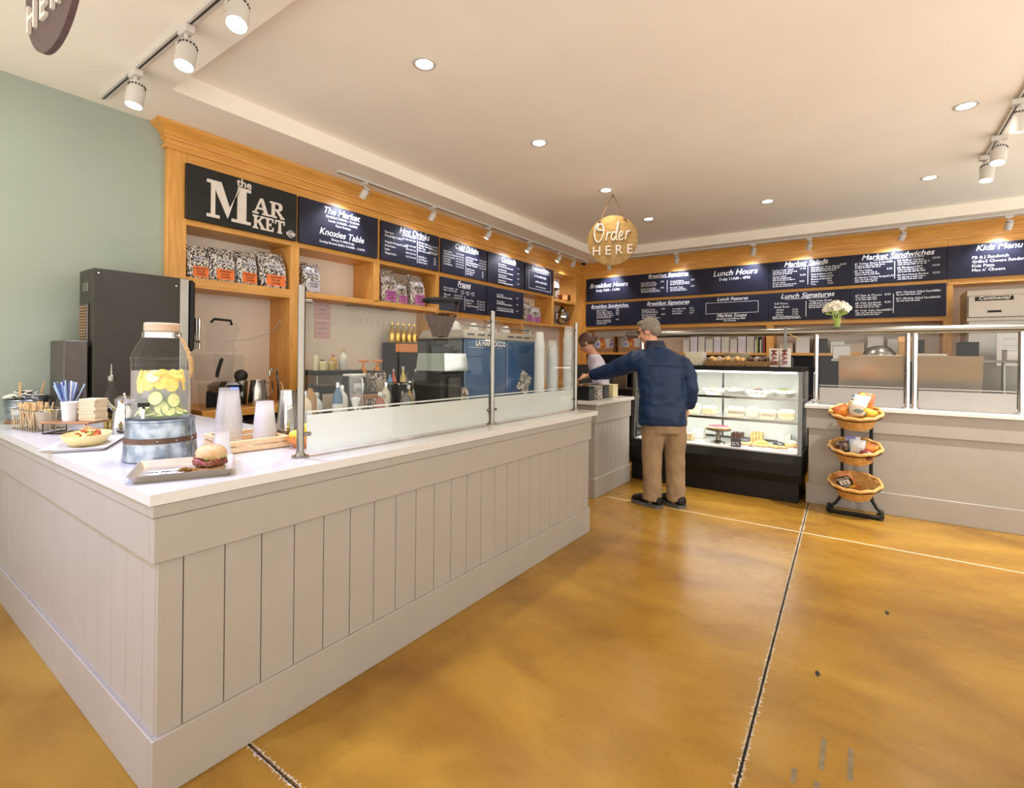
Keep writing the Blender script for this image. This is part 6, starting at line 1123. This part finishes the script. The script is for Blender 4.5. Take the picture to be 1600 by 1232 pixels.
p_ = MB(); p_.loft([ell((0, 0, .70), .135, .205), ell((0, 0, .80), .145, .215), ell((0, 0, .95), .13, .205)])
for s_, dx in ((1, .0), (-1, .0)): p_.tube([(.0, s_ * .095, .82), (.005, s_ * .105, .68), (.015, s_ * .112, .50), (.0, s_ * .112, .30), (-.012, s_ * .112, .14), (-.010, s_ * .114, .060)], [.112, .108, .092, .085, .083, .088], 18)
tr_ = person_remesh(p_, 'trousers', KHAK, cu, .012, 3, False, .006, (9, 9, 5))
for s_ in (1, -1):
    for k in range(5): a = k * 1.9; MB().tube([(-.012 + .082 * cos(a), s_ * .112 + .082 * sin(a), .12 + .03 * k), (-.012 + .090 * cos(a + .5), s_ * .112 + .090 * sin(a + .5), .105 + .03 * k), (-.012 + .082 * cos(a + 1), s_ * .112 + .082 * sin(a + 1), .125 + .03 * k)], [.003, .009, .003], 8).build('trouser_fold', KHAK, tr_, world=False)
for s_, yw in ((1, radians(38)), (-1, radians(22))):
    Ms = Matrix.Translation((0, s_ * .115, 0)) @ Matrix.Rotation(yw, 4, 'Z'); B_ = lambda p: tuple(Ms @ Vector(p)); sh_ = MB()
    prof = [(-.105, .034, .065), (-.095, .046, .095), (-.04, .052, .115), (.03, .053, .110), (.09, .058, .090), (.15, .056, .074), (.195, .044, .058), (.215, .022, .036)]
    sh_.loft([[B_((x, w_ * cos(2 * pi * i / 16), .024 + max(0, hh - .01) * (.5 + .5 * sin(2 * pi * i / 16)))) for i in range(16)] for x, w_, hh in prof])
    so = sh_.build('shoe', BLACK, cu, world=False)
    sl = MB(); outl = [(x, w_ * 1.08) for x, w_, _ in prof] + [(x, -w_ * 1.08) for x, w_, _ in prof[::-1]]; sl.prism(outl, lambda u, v, w: B_((u, v, w)), .030); sl.build('sole', pm('grey_sole', (.09, .09, .09), .7), so, world=False)
    lc_ = MB()
    for k in range(4): lc_.tube([B_((.05 + .02 * k, -.026, .098 - .009 * k)), B_((.05 + .02 * k, 0, .106 - .009 * k)), B_((.05 + .02 * k, .026, .098 - .009 * k))], .003, 5)
    tag(lc_.build('laces', CHAR, so, world=False), kind='stuff')
# staff member
sf = thing('person', 'brown haired person in a lavender shirt looking down behind the till', 'person', (5.90, 2.75, 0), radians(122))
b = MB(); M_, A_ = head(b, (.20, .0, 1.60), radians(-18), radians(38), .97)
b.tube([(.09, 0, 1.42), (.12, 0, 1.47), (.17, 0, 1.55)], [.07, .055, .052], 12); b.loft([ell((0, 0, .86), .10, .14), ell((.02, 0, 1.1), .09, .13), ell((.07, 0, 1.35), .09, .15), ell((.09, 0, 1.44), .05, .06)])
for s_ in (1, -1):
    b.tube([(.07, s_ * .17, 1.36), (.10, s_ * .23, 1.12), (.33, s_ * .12, 1.13)], [.045, .036, .026], 10); hand(b, (.335, s_ * .12, 1.13), (.9, -s_ * .4, .1), (0, -s_ * .5, -1), .95, .6); b.tube([(0, s_ * .09, .88), (0, s_ * .10, .48), (-.02, s_ * .10, .05)], [.085, .06, .045], 10); b.tube([(-.04, s_ * .10, .04), (.14, s_ * .11, .035)], [.04, .034], 8)
person_remesh(b, 'body', SKIN2, sf, .010, 2, False)
h = MB(); M3 = M_.to_3x3(); AA = lambda p: tuple(M_ @ Vector(p)); h.sph(AA((-.022, 0, .035)), (.104, .090, .096), 20, 12, M3); h.sph(AA((-.075, 0, -.015)), (.052, .070, .060), 14, 10, M3); h.sph(AA((-.12, 0, -.01)), (.045, .045, .045), 14, 8, M3)
for y in (-1, 1): h.sph(AA((.03, y * .075, .01)), (.04, .018, .055), 10, 8, M3)
person_remesh(h, 'hair', BRNH, sf, .009, 2, False)
j = MB(); j.loft([ell((.0, 0, .84), .125, .19), ell((.015, 0, 1.05), .12, .18), ell((.05, 0, 1.25), .122, .195), ell((.08, 0, 1.38), .10, .18), ell((.10, 0, 1.45), .07, .085)])
for s_ in (1, -1): j.tube([(.07, s_ * .13, 1.37), (.08, s_ * .22, 1.28), (.10, s_ * .245, 1.14), (.19, s_ * .20, 1.125)], [.08, .075, .062, .056], 14)
person_remesh(j, 'shirt', LAV, sf, .013, 3, False, .006, (8, 8, 6))
p_ = MB(); p_.loft([ell((0, 0, .72), .13, .18), ell((0, 0, .90), .125, .175)])
for s_ in (1, -1): p_.tube([(0, s_ * .085, .82), (0, s_ * .10, .48), (-.02, s_ * .10, .04)], [.10, .085, .075], 14)
person_remesh(p_, 'trousers', BLACK, sf, .014, 2, False)
MB().loft([[(.17, -.09, 1.30), (.17, .09, 1.30), (.175, .09, 1.30), (.175, -.09, 1.30)], [(.145, -.16, 1.05), (.145, .16, 1.05), (.15, .16, 1.05), (.15, -.16, 1.05)], [(.150, -.17, .62), (.150, .17, .62), (.155, .17, .62), (.155, -.17, .62)]]).build('apron', GRYP, sf, False, False)
# ============================================================ hanging signs
def disc_sign(label, c, ang, r, mat, words, hang_z, rope):
    """c = disc centre, ang = direction the text runs (radians, world)"""
    o = thing('hanging_sign', label, 'sign', (c[0], c[1], c[2] - r)); ux, uy = cos(ang), sin(ang); nx, ny = uy, -ux   # normal toward the reader
    fn_ = lambda u, v, w: (c[0] + ux * u + nx * w, c[1] + uy * u + ny * w, c[2] + v)
    poly = [(r * cos(2 * pi * i / 56), r * sin(2 * pi * i / 56)) for i in range(56)]
    MB().prism(poly, fn_, .018).build('disc', mat, o, True, ang=30)
    CUR = {'O': [(.17, .52), (.08, .50), (.01, .36), (.0, .18), (.06, .03), (.15, .02), (.23, .14), (.26, .32), (.22, .48), (.14, .50), (.08, .42), (.12, .34), (.27, .33)],
           'r': [(.33, .03), (.355, .15), (.375, .27), (.37, .20), (.40, .245), (.45, .26)],
           'd': [(.60, .22), (.54, .26), (.485, .18), (.48, .08), (.53, .03), (.59, .10), (.63, .25), (.675, .48), (.665, .52), (.63, .30), (.61, .08), (.645, .03)],
           'e': [(.69, .12), (.76, .15), (.785, .215), (.75, .26), (.70, .19), (.69, .08), (.735, .025), (.81, .08)],
           'R': [(.86, .03), (.885, .15), (.905, .27), (.90, .20), (.93, .245), (1.0, .26)]}
    def smooth(pp, n=5):
        o_ = []
        for i in range(len(pp) - 1):
            a, b_, c_, d_ = (Vector(pp[max(i - 1, 0)]), Vector(pp[i]), Vector(pp[i + 1]), Vector(pp[min(i + 2, len(pp) - 1)]))
            for k in range(n):
                q = k / n; o_.append(.5 * (2 * b_ + (c_ - a) * q + (2 * a - 5 * b_ + 4 * c_ - d_) * q * q + (3 * b_ - a - 3 * c_ + d_) * q ** 3))
        return o_ + [Vector(pp[-1])]
    for kind, s_, u, v, sz in words:
        if kind == 'script':
            for key in ('O', 'r', 'd', 'e', 'R'): MB().tube([fn_(u + (p.x - .5) * sz * 2.2, v + p.y * sz * 2.2, .024) for p in smooth(CUR[key])], .0075, 8).build('letter', CREAML, o)
            continue
        sh_, bo = (.25, .008) if kind == 'script' else (0, .004)
        wd = lambda q: max([x for x, y in glyphs(q, sz, sh_, bo, 'LEFT', 4)[0]] or [0])
        tot = wd(s_)
        for i, ch in enumerate(s_):
            if ch == ' ': continue
            vs, fs = glyphs(ch, sz, sh_, bo, 'LEFT', 4); x0 = u - tot / 2 + wd(s_[:i + 1]) - wd(ch); t = MB()
            t.add([fn_(x0 + x, v + y, .030) for x, y in vs], fs); t.add([fn_(x0 + x, v + y, .019) for x, y in vs], fs)
            n0 = len(vs); ed = {}
            for f in fs:
                for q in range(len(f)): ed[(f[q], f[(q + 1) % len(f)])] = 1
            t.f += [(a, b_, b_ + n0, a + n0) for (a, b_) in ed if (b_, a) not in ed]; t.m = [0] * len(t.f)
            t.build('letter', CREAML, o, False)
    k = r * .50
    for s_ in (-1, 1):
        MB().tube([fn_(s_ * k, r * .80, .022), fn_(s_ * k * .5, (hang_z - c[2] + r * .80) / 2, .02), fn_(0, hang_z - c[2] - .01, .01)], .006, 8).build('rope', rope, o)
        MB().sph(fn_(s_ * k, r * .80, .02), .016, 10, 8).build('knot', rope, o)
    MB().tube([fn_(0, hang_z - c[2], .01), fn_(0, hang_z - c[2] - .025, .01)], .004, 6).build('hook', STEEL, o)
    return o
BAMB = pm('golden_plywood', (.27, .155, .042), .5, noise=0, scale=5, col2=(.38, .24, .08), stretch=(3, 3, 10), bump=.05)
DKW = pm('dark_plum_wood', (.085, .050, .050), .6, noise=.2, scale=8, stretch=(2, 2, 12)); ROPE2 = pm('brown_rope', (.16, .085, .04), .9, noise=.3, scale=90)
disc_sign('round golden wooden sign reading Order HERE hung by rope over the floor', (5.40, 2.395, 2.778), radians(-75), .29, BAMB, [('script', 'Order', 0.0, -.015, .19), ('caps', 'H E R E', 0.0, -.165, .15)], 3.32, ROPE2)
disc_sign('round dark wooden sign with HERE lettering cut off at the top left corner', (.495, 2.335, 2.735), radians(-87), .27, DKW, [('script', 'Order', 0.0, .03, .19), ('caps', 'H E R E', 0.0, -.15, .14)], 3.179, ROPE2)
# ============================================================ track lights
def track_head(name, label, base, aim, s, col, watt, ang=60, group=None, glow=None):
    """base = point on the track underside, aim = target of the beam; s = size"""
    o = thing(name, label, 'spotlight', base, 0, group)
    MB().rbox(-.022 * s, -.045 * s, -.035 * s, .022 * s, .045 * s, -.0005, .004).build('adapter', LAMPW, o, False, False); MB().cyl((0, 0, -.035 * s), (0, 0, -.07 * s), .010 * s, n=10).build('stem', LAMPW, o, world=False)
    c = Vector((0, 0, -.13 * s)); d = (Vector(aim) - (Vector(base) + c)).normalized(); q = d.to_track_quat('-Z', 'Y').to_matrix(); h_ = .068 * s; r = .043 * s
    can = MB().lathe([(0, h_), (r * .80, h_), (r * .86, h_ - .006 * s), (r * .86, h_ * .45), (r, h_ * .40), (r, -h_), (r * .90, -h_), (r * .88, -h_ + .012 * s), (0, -h_ + .014 * s)], tuple(c), 24, M=q).build('can', LAMPW, o, world=False)
    v_ = MB()
    for i in range(16): a = 2 * pi * i / 16; e = q @ Vector((r * .88 * cos(a), r * .88 * sin(a), h_ * .70)) + c; v_.sph(tuple(e), .0055 * s, 6, 4)
    tag(v_.build('vents', CHAR, can, world=False), kind='stuff')
    MB().lathe([(0, -h_ + .010 * s), (r * .87, -h_ + .010 * s)], tuple(c), 20, M=q).build('lens', glow or COOLL, can, world=False)
    sd_ = q @ Vector((r * 1.02, 0, 0)); MB().tube([(0, 0, -.068 * s), tuple(Vector((sd_.x, sd_.y, -.075 * s))), tuple(c + sd_)], .007 * s, 6).build('yoke', LAMPW, o, world=False)
    spot('track_beam', tuple(Vector(base) + c + d * (h_ + .012)), aim, watt, col, ang, .7, .03)
def track(label, p0, p1):
    o = thing('light_track', label, 'light track', tuple((Vector(p0) + Vector(p1)) / 2)); d = (Vector(p1) - Vector(p0)).normalized(); n_ = Vector((-d.y, d.x, 0)) * .018; a, b_ = Vector(p0), Vector(p1); u = Vector((0, 0, 1)) * .022
    MB().loft([[tuple(a - n_), tuple(a + n_), tuple(a + n_ - u), tuple(a - n_ - u)], [tuple(b_ - n_), tuple(b_ + n_), tuple(b_ + n_ - u), tuple(b_ - n_ - u)]]).build('rail', LAMPW, o, False)
    m_ = n_ * .30; lo = u * 1.03; MB().loft([[tuple(a - m_ - lo), tuple(a + m_ - lo), tuple(a + m_ - lo * 1.04), tuple(a - m_ - lo * 1.04)], [tuple(b_ - m_ - lo), tuple(b_ + m_ - lo), tuple(b_ + m_ - lo * 1.04), tuple(b_ - m_ - lo * 1.04)]]).build('slot', CHAR, o, False)
track('white light track on the ceiling at the top left', (1.155, 4.30, 3.179), (1.155, 1.2, 3.179))
for i, (y, aim) in enumerate(((3.70, (.85, 3.6, .9)), (2.98, (.68, 2.6, .9)), (2.42, (.6, 1.7, .8)))):
    track_head('track_spotlight', ('white spotlight nearest the green wall on the top left track', 'middle white spotlight on the top left track', 'white spotlight cut by the top edge on the left track')[i], (1.155, y, 3.156), aim, 1.12, COOL, TRACK_W * .8, 75, 'spotlights on the left track')
track('white light track on the ceiling left of the picture edge', (-.55, 4.2, 3.179), (-.55, 1.2, 3.179))
for i, (y, aim) in enumerate(((3.3, (.62, 2.9, .35)), (2.0, (.62, 2.0, .35)), (3.85, (.45, 4.45, 2.1)))):
    track_head('track_spotlight', ('white spotlight beyond the left picture edge, nearer the green wall', 'white spotlight beyond the left picture edge, nearer the camera', 'white spotlight beyond the left picture edge aimed at the green wall')[i], (-.55, y, 3.156), aim, 1.12, (.42, .46, 1.0) if i < 2 else (1, .97, .9), TRACK_W * (1.7 if i < 2 else .4), 60 if i < 2 else 90, 'spotlights left of the picture')
track('white light track on the ceiling at the right', (6.40, -.925, 3.319), (4.2, -.915, 3.319))
for i, (x, aim) in enumerate(((6.20, (5.9, -.7, 1.0)), (5.72, (4.9, -.5, 0)), (5.0, (5.67, -.55, .45)))):
    track_head('track_spotlight', ('white spotlight at the far end of the right track', 'tilted white spotlight in the middle of the right track', 'white spotlight nearest the right edge on the right track')[i], (x, -.92, 3.296), aim, 1.2, NEUT, TRACK_W * (3.6 if i == 2 else 1), 75, 'spotlights on the right track', WARML)
track('thin white track above the left wall boards', (2.9, 4.12, 3.179), (8.1, 4.12, 3.179))
LW = [(3.22, (3.12, 4.40, 2.6), 'the hours board'), (4.19, (4.1, 4.40, 2.55), 'the Hot Drinks board'), (5.25, (5.1, 4.40, 2.55), 'the Cold Drinks board'), (6.25, (6.0, 4.40, 2.55), 'the Cocktails board'), (7.15, (6.95, 4.40, 2.55), 'the Featured Drinks board'), (7.65, (7.8, 4.45, 2.5), 'the corner niches')]
for x, aim, l in LW: track_head('wall_spotlight', 'small white spotlight aimed at %s' % l, (x, 4.12, 3.156), aim, .85, COOL, WASH_W, 100, 'spotlights along the left wall')
track('thin white track above the back wall boards', (8.25, 4.0, 3.179), (8.25, -2.4, 3.179))
BWT = [(3.72, 3.78, 'Breakfast Hours board'), (2.52, 2.6, 'upper Breakfast Signatures board'), (1.36, 1.5, 'Lunch Hours board'), (.63, .8, 'Market Salads board'), (-.42, -.25, 'Market Sandwiches board'), (-1.42, -1.35, 'Kids Menu board')]
for y, ya, l in BWT: track_head('wall_spotlight', 'small white spotlight aimed at the %s' % l, (8.25, y, 3.156), (8.53, ya, 2.58), .85, COOL, WASH_W * (1.5 if y < -1 or y > 3 else 1), 100, 'spotlights along the back wall')
cm = thing('security_camera', 'small black dome camera on the ceiling in the corner', 'camera', (8.2, 4.2, 3.179)); MB().lathe([(.06, 0), (.06, -.02), (.045, -.03)], n=20).build('mount', LAMPW, cm, world=False); MB().sph((0, 0, -.03), .045, 14, 8).build('dome', BLACK, cm, world=False)
# ============================================================ lights of the place
CANS = [(2.31, 2.36), (3.74, 2.37), (5.22, 2.40), (6.62, 2.41), (6.66, .95), (6.72, -.56), (4.98, -.62)]
_can = None
CL = ['round recessed downlight nearest the camera, over the glass guard', 'round recessed downlight over the espresso machine', 'round recessed downlight just above the hanging order sign', 'small recessed downlight behind the hanging order sign', 'recessed downlight over the pastry case', 'recessed downlight over the glass screens at the right', 'recessed downlight beside the right track light', 'recessed downlight beyond the right edge of the picture', 'recessed downlight beyond the right track', 'recessed downlight above the floor joint', 'recessed downlight above the open floor']
for i, (x, y) in enumerate(CANS):
    if _can is None:
        _can = thing('downlight', CL[i], 'downlight', (x, y, 3.3195), 0, 'ceiling downlights')
        MB().lathe([(.056, .0), (.056, -.004), (.068, -.006), (.076, -.004), (.078, 0)], (0, 0, 0), 32).build('trim_ring', LAMPW, _can, world=False)
        MB().lathe([(0, -.0018), (.056, -.0018)], (0, 0, 0), 32).build('lens', WARML, _can, world=False)
        c = _can
    else: c = copy_tree(_can, (x, y, 3.3195)); c['label'] = CL[i]
    spot('downlight_beam', (x, y, 3.30), (x, y, 0), CAN_W * (.35 if i == 2 else 1), WARM, 130, .9, .06)
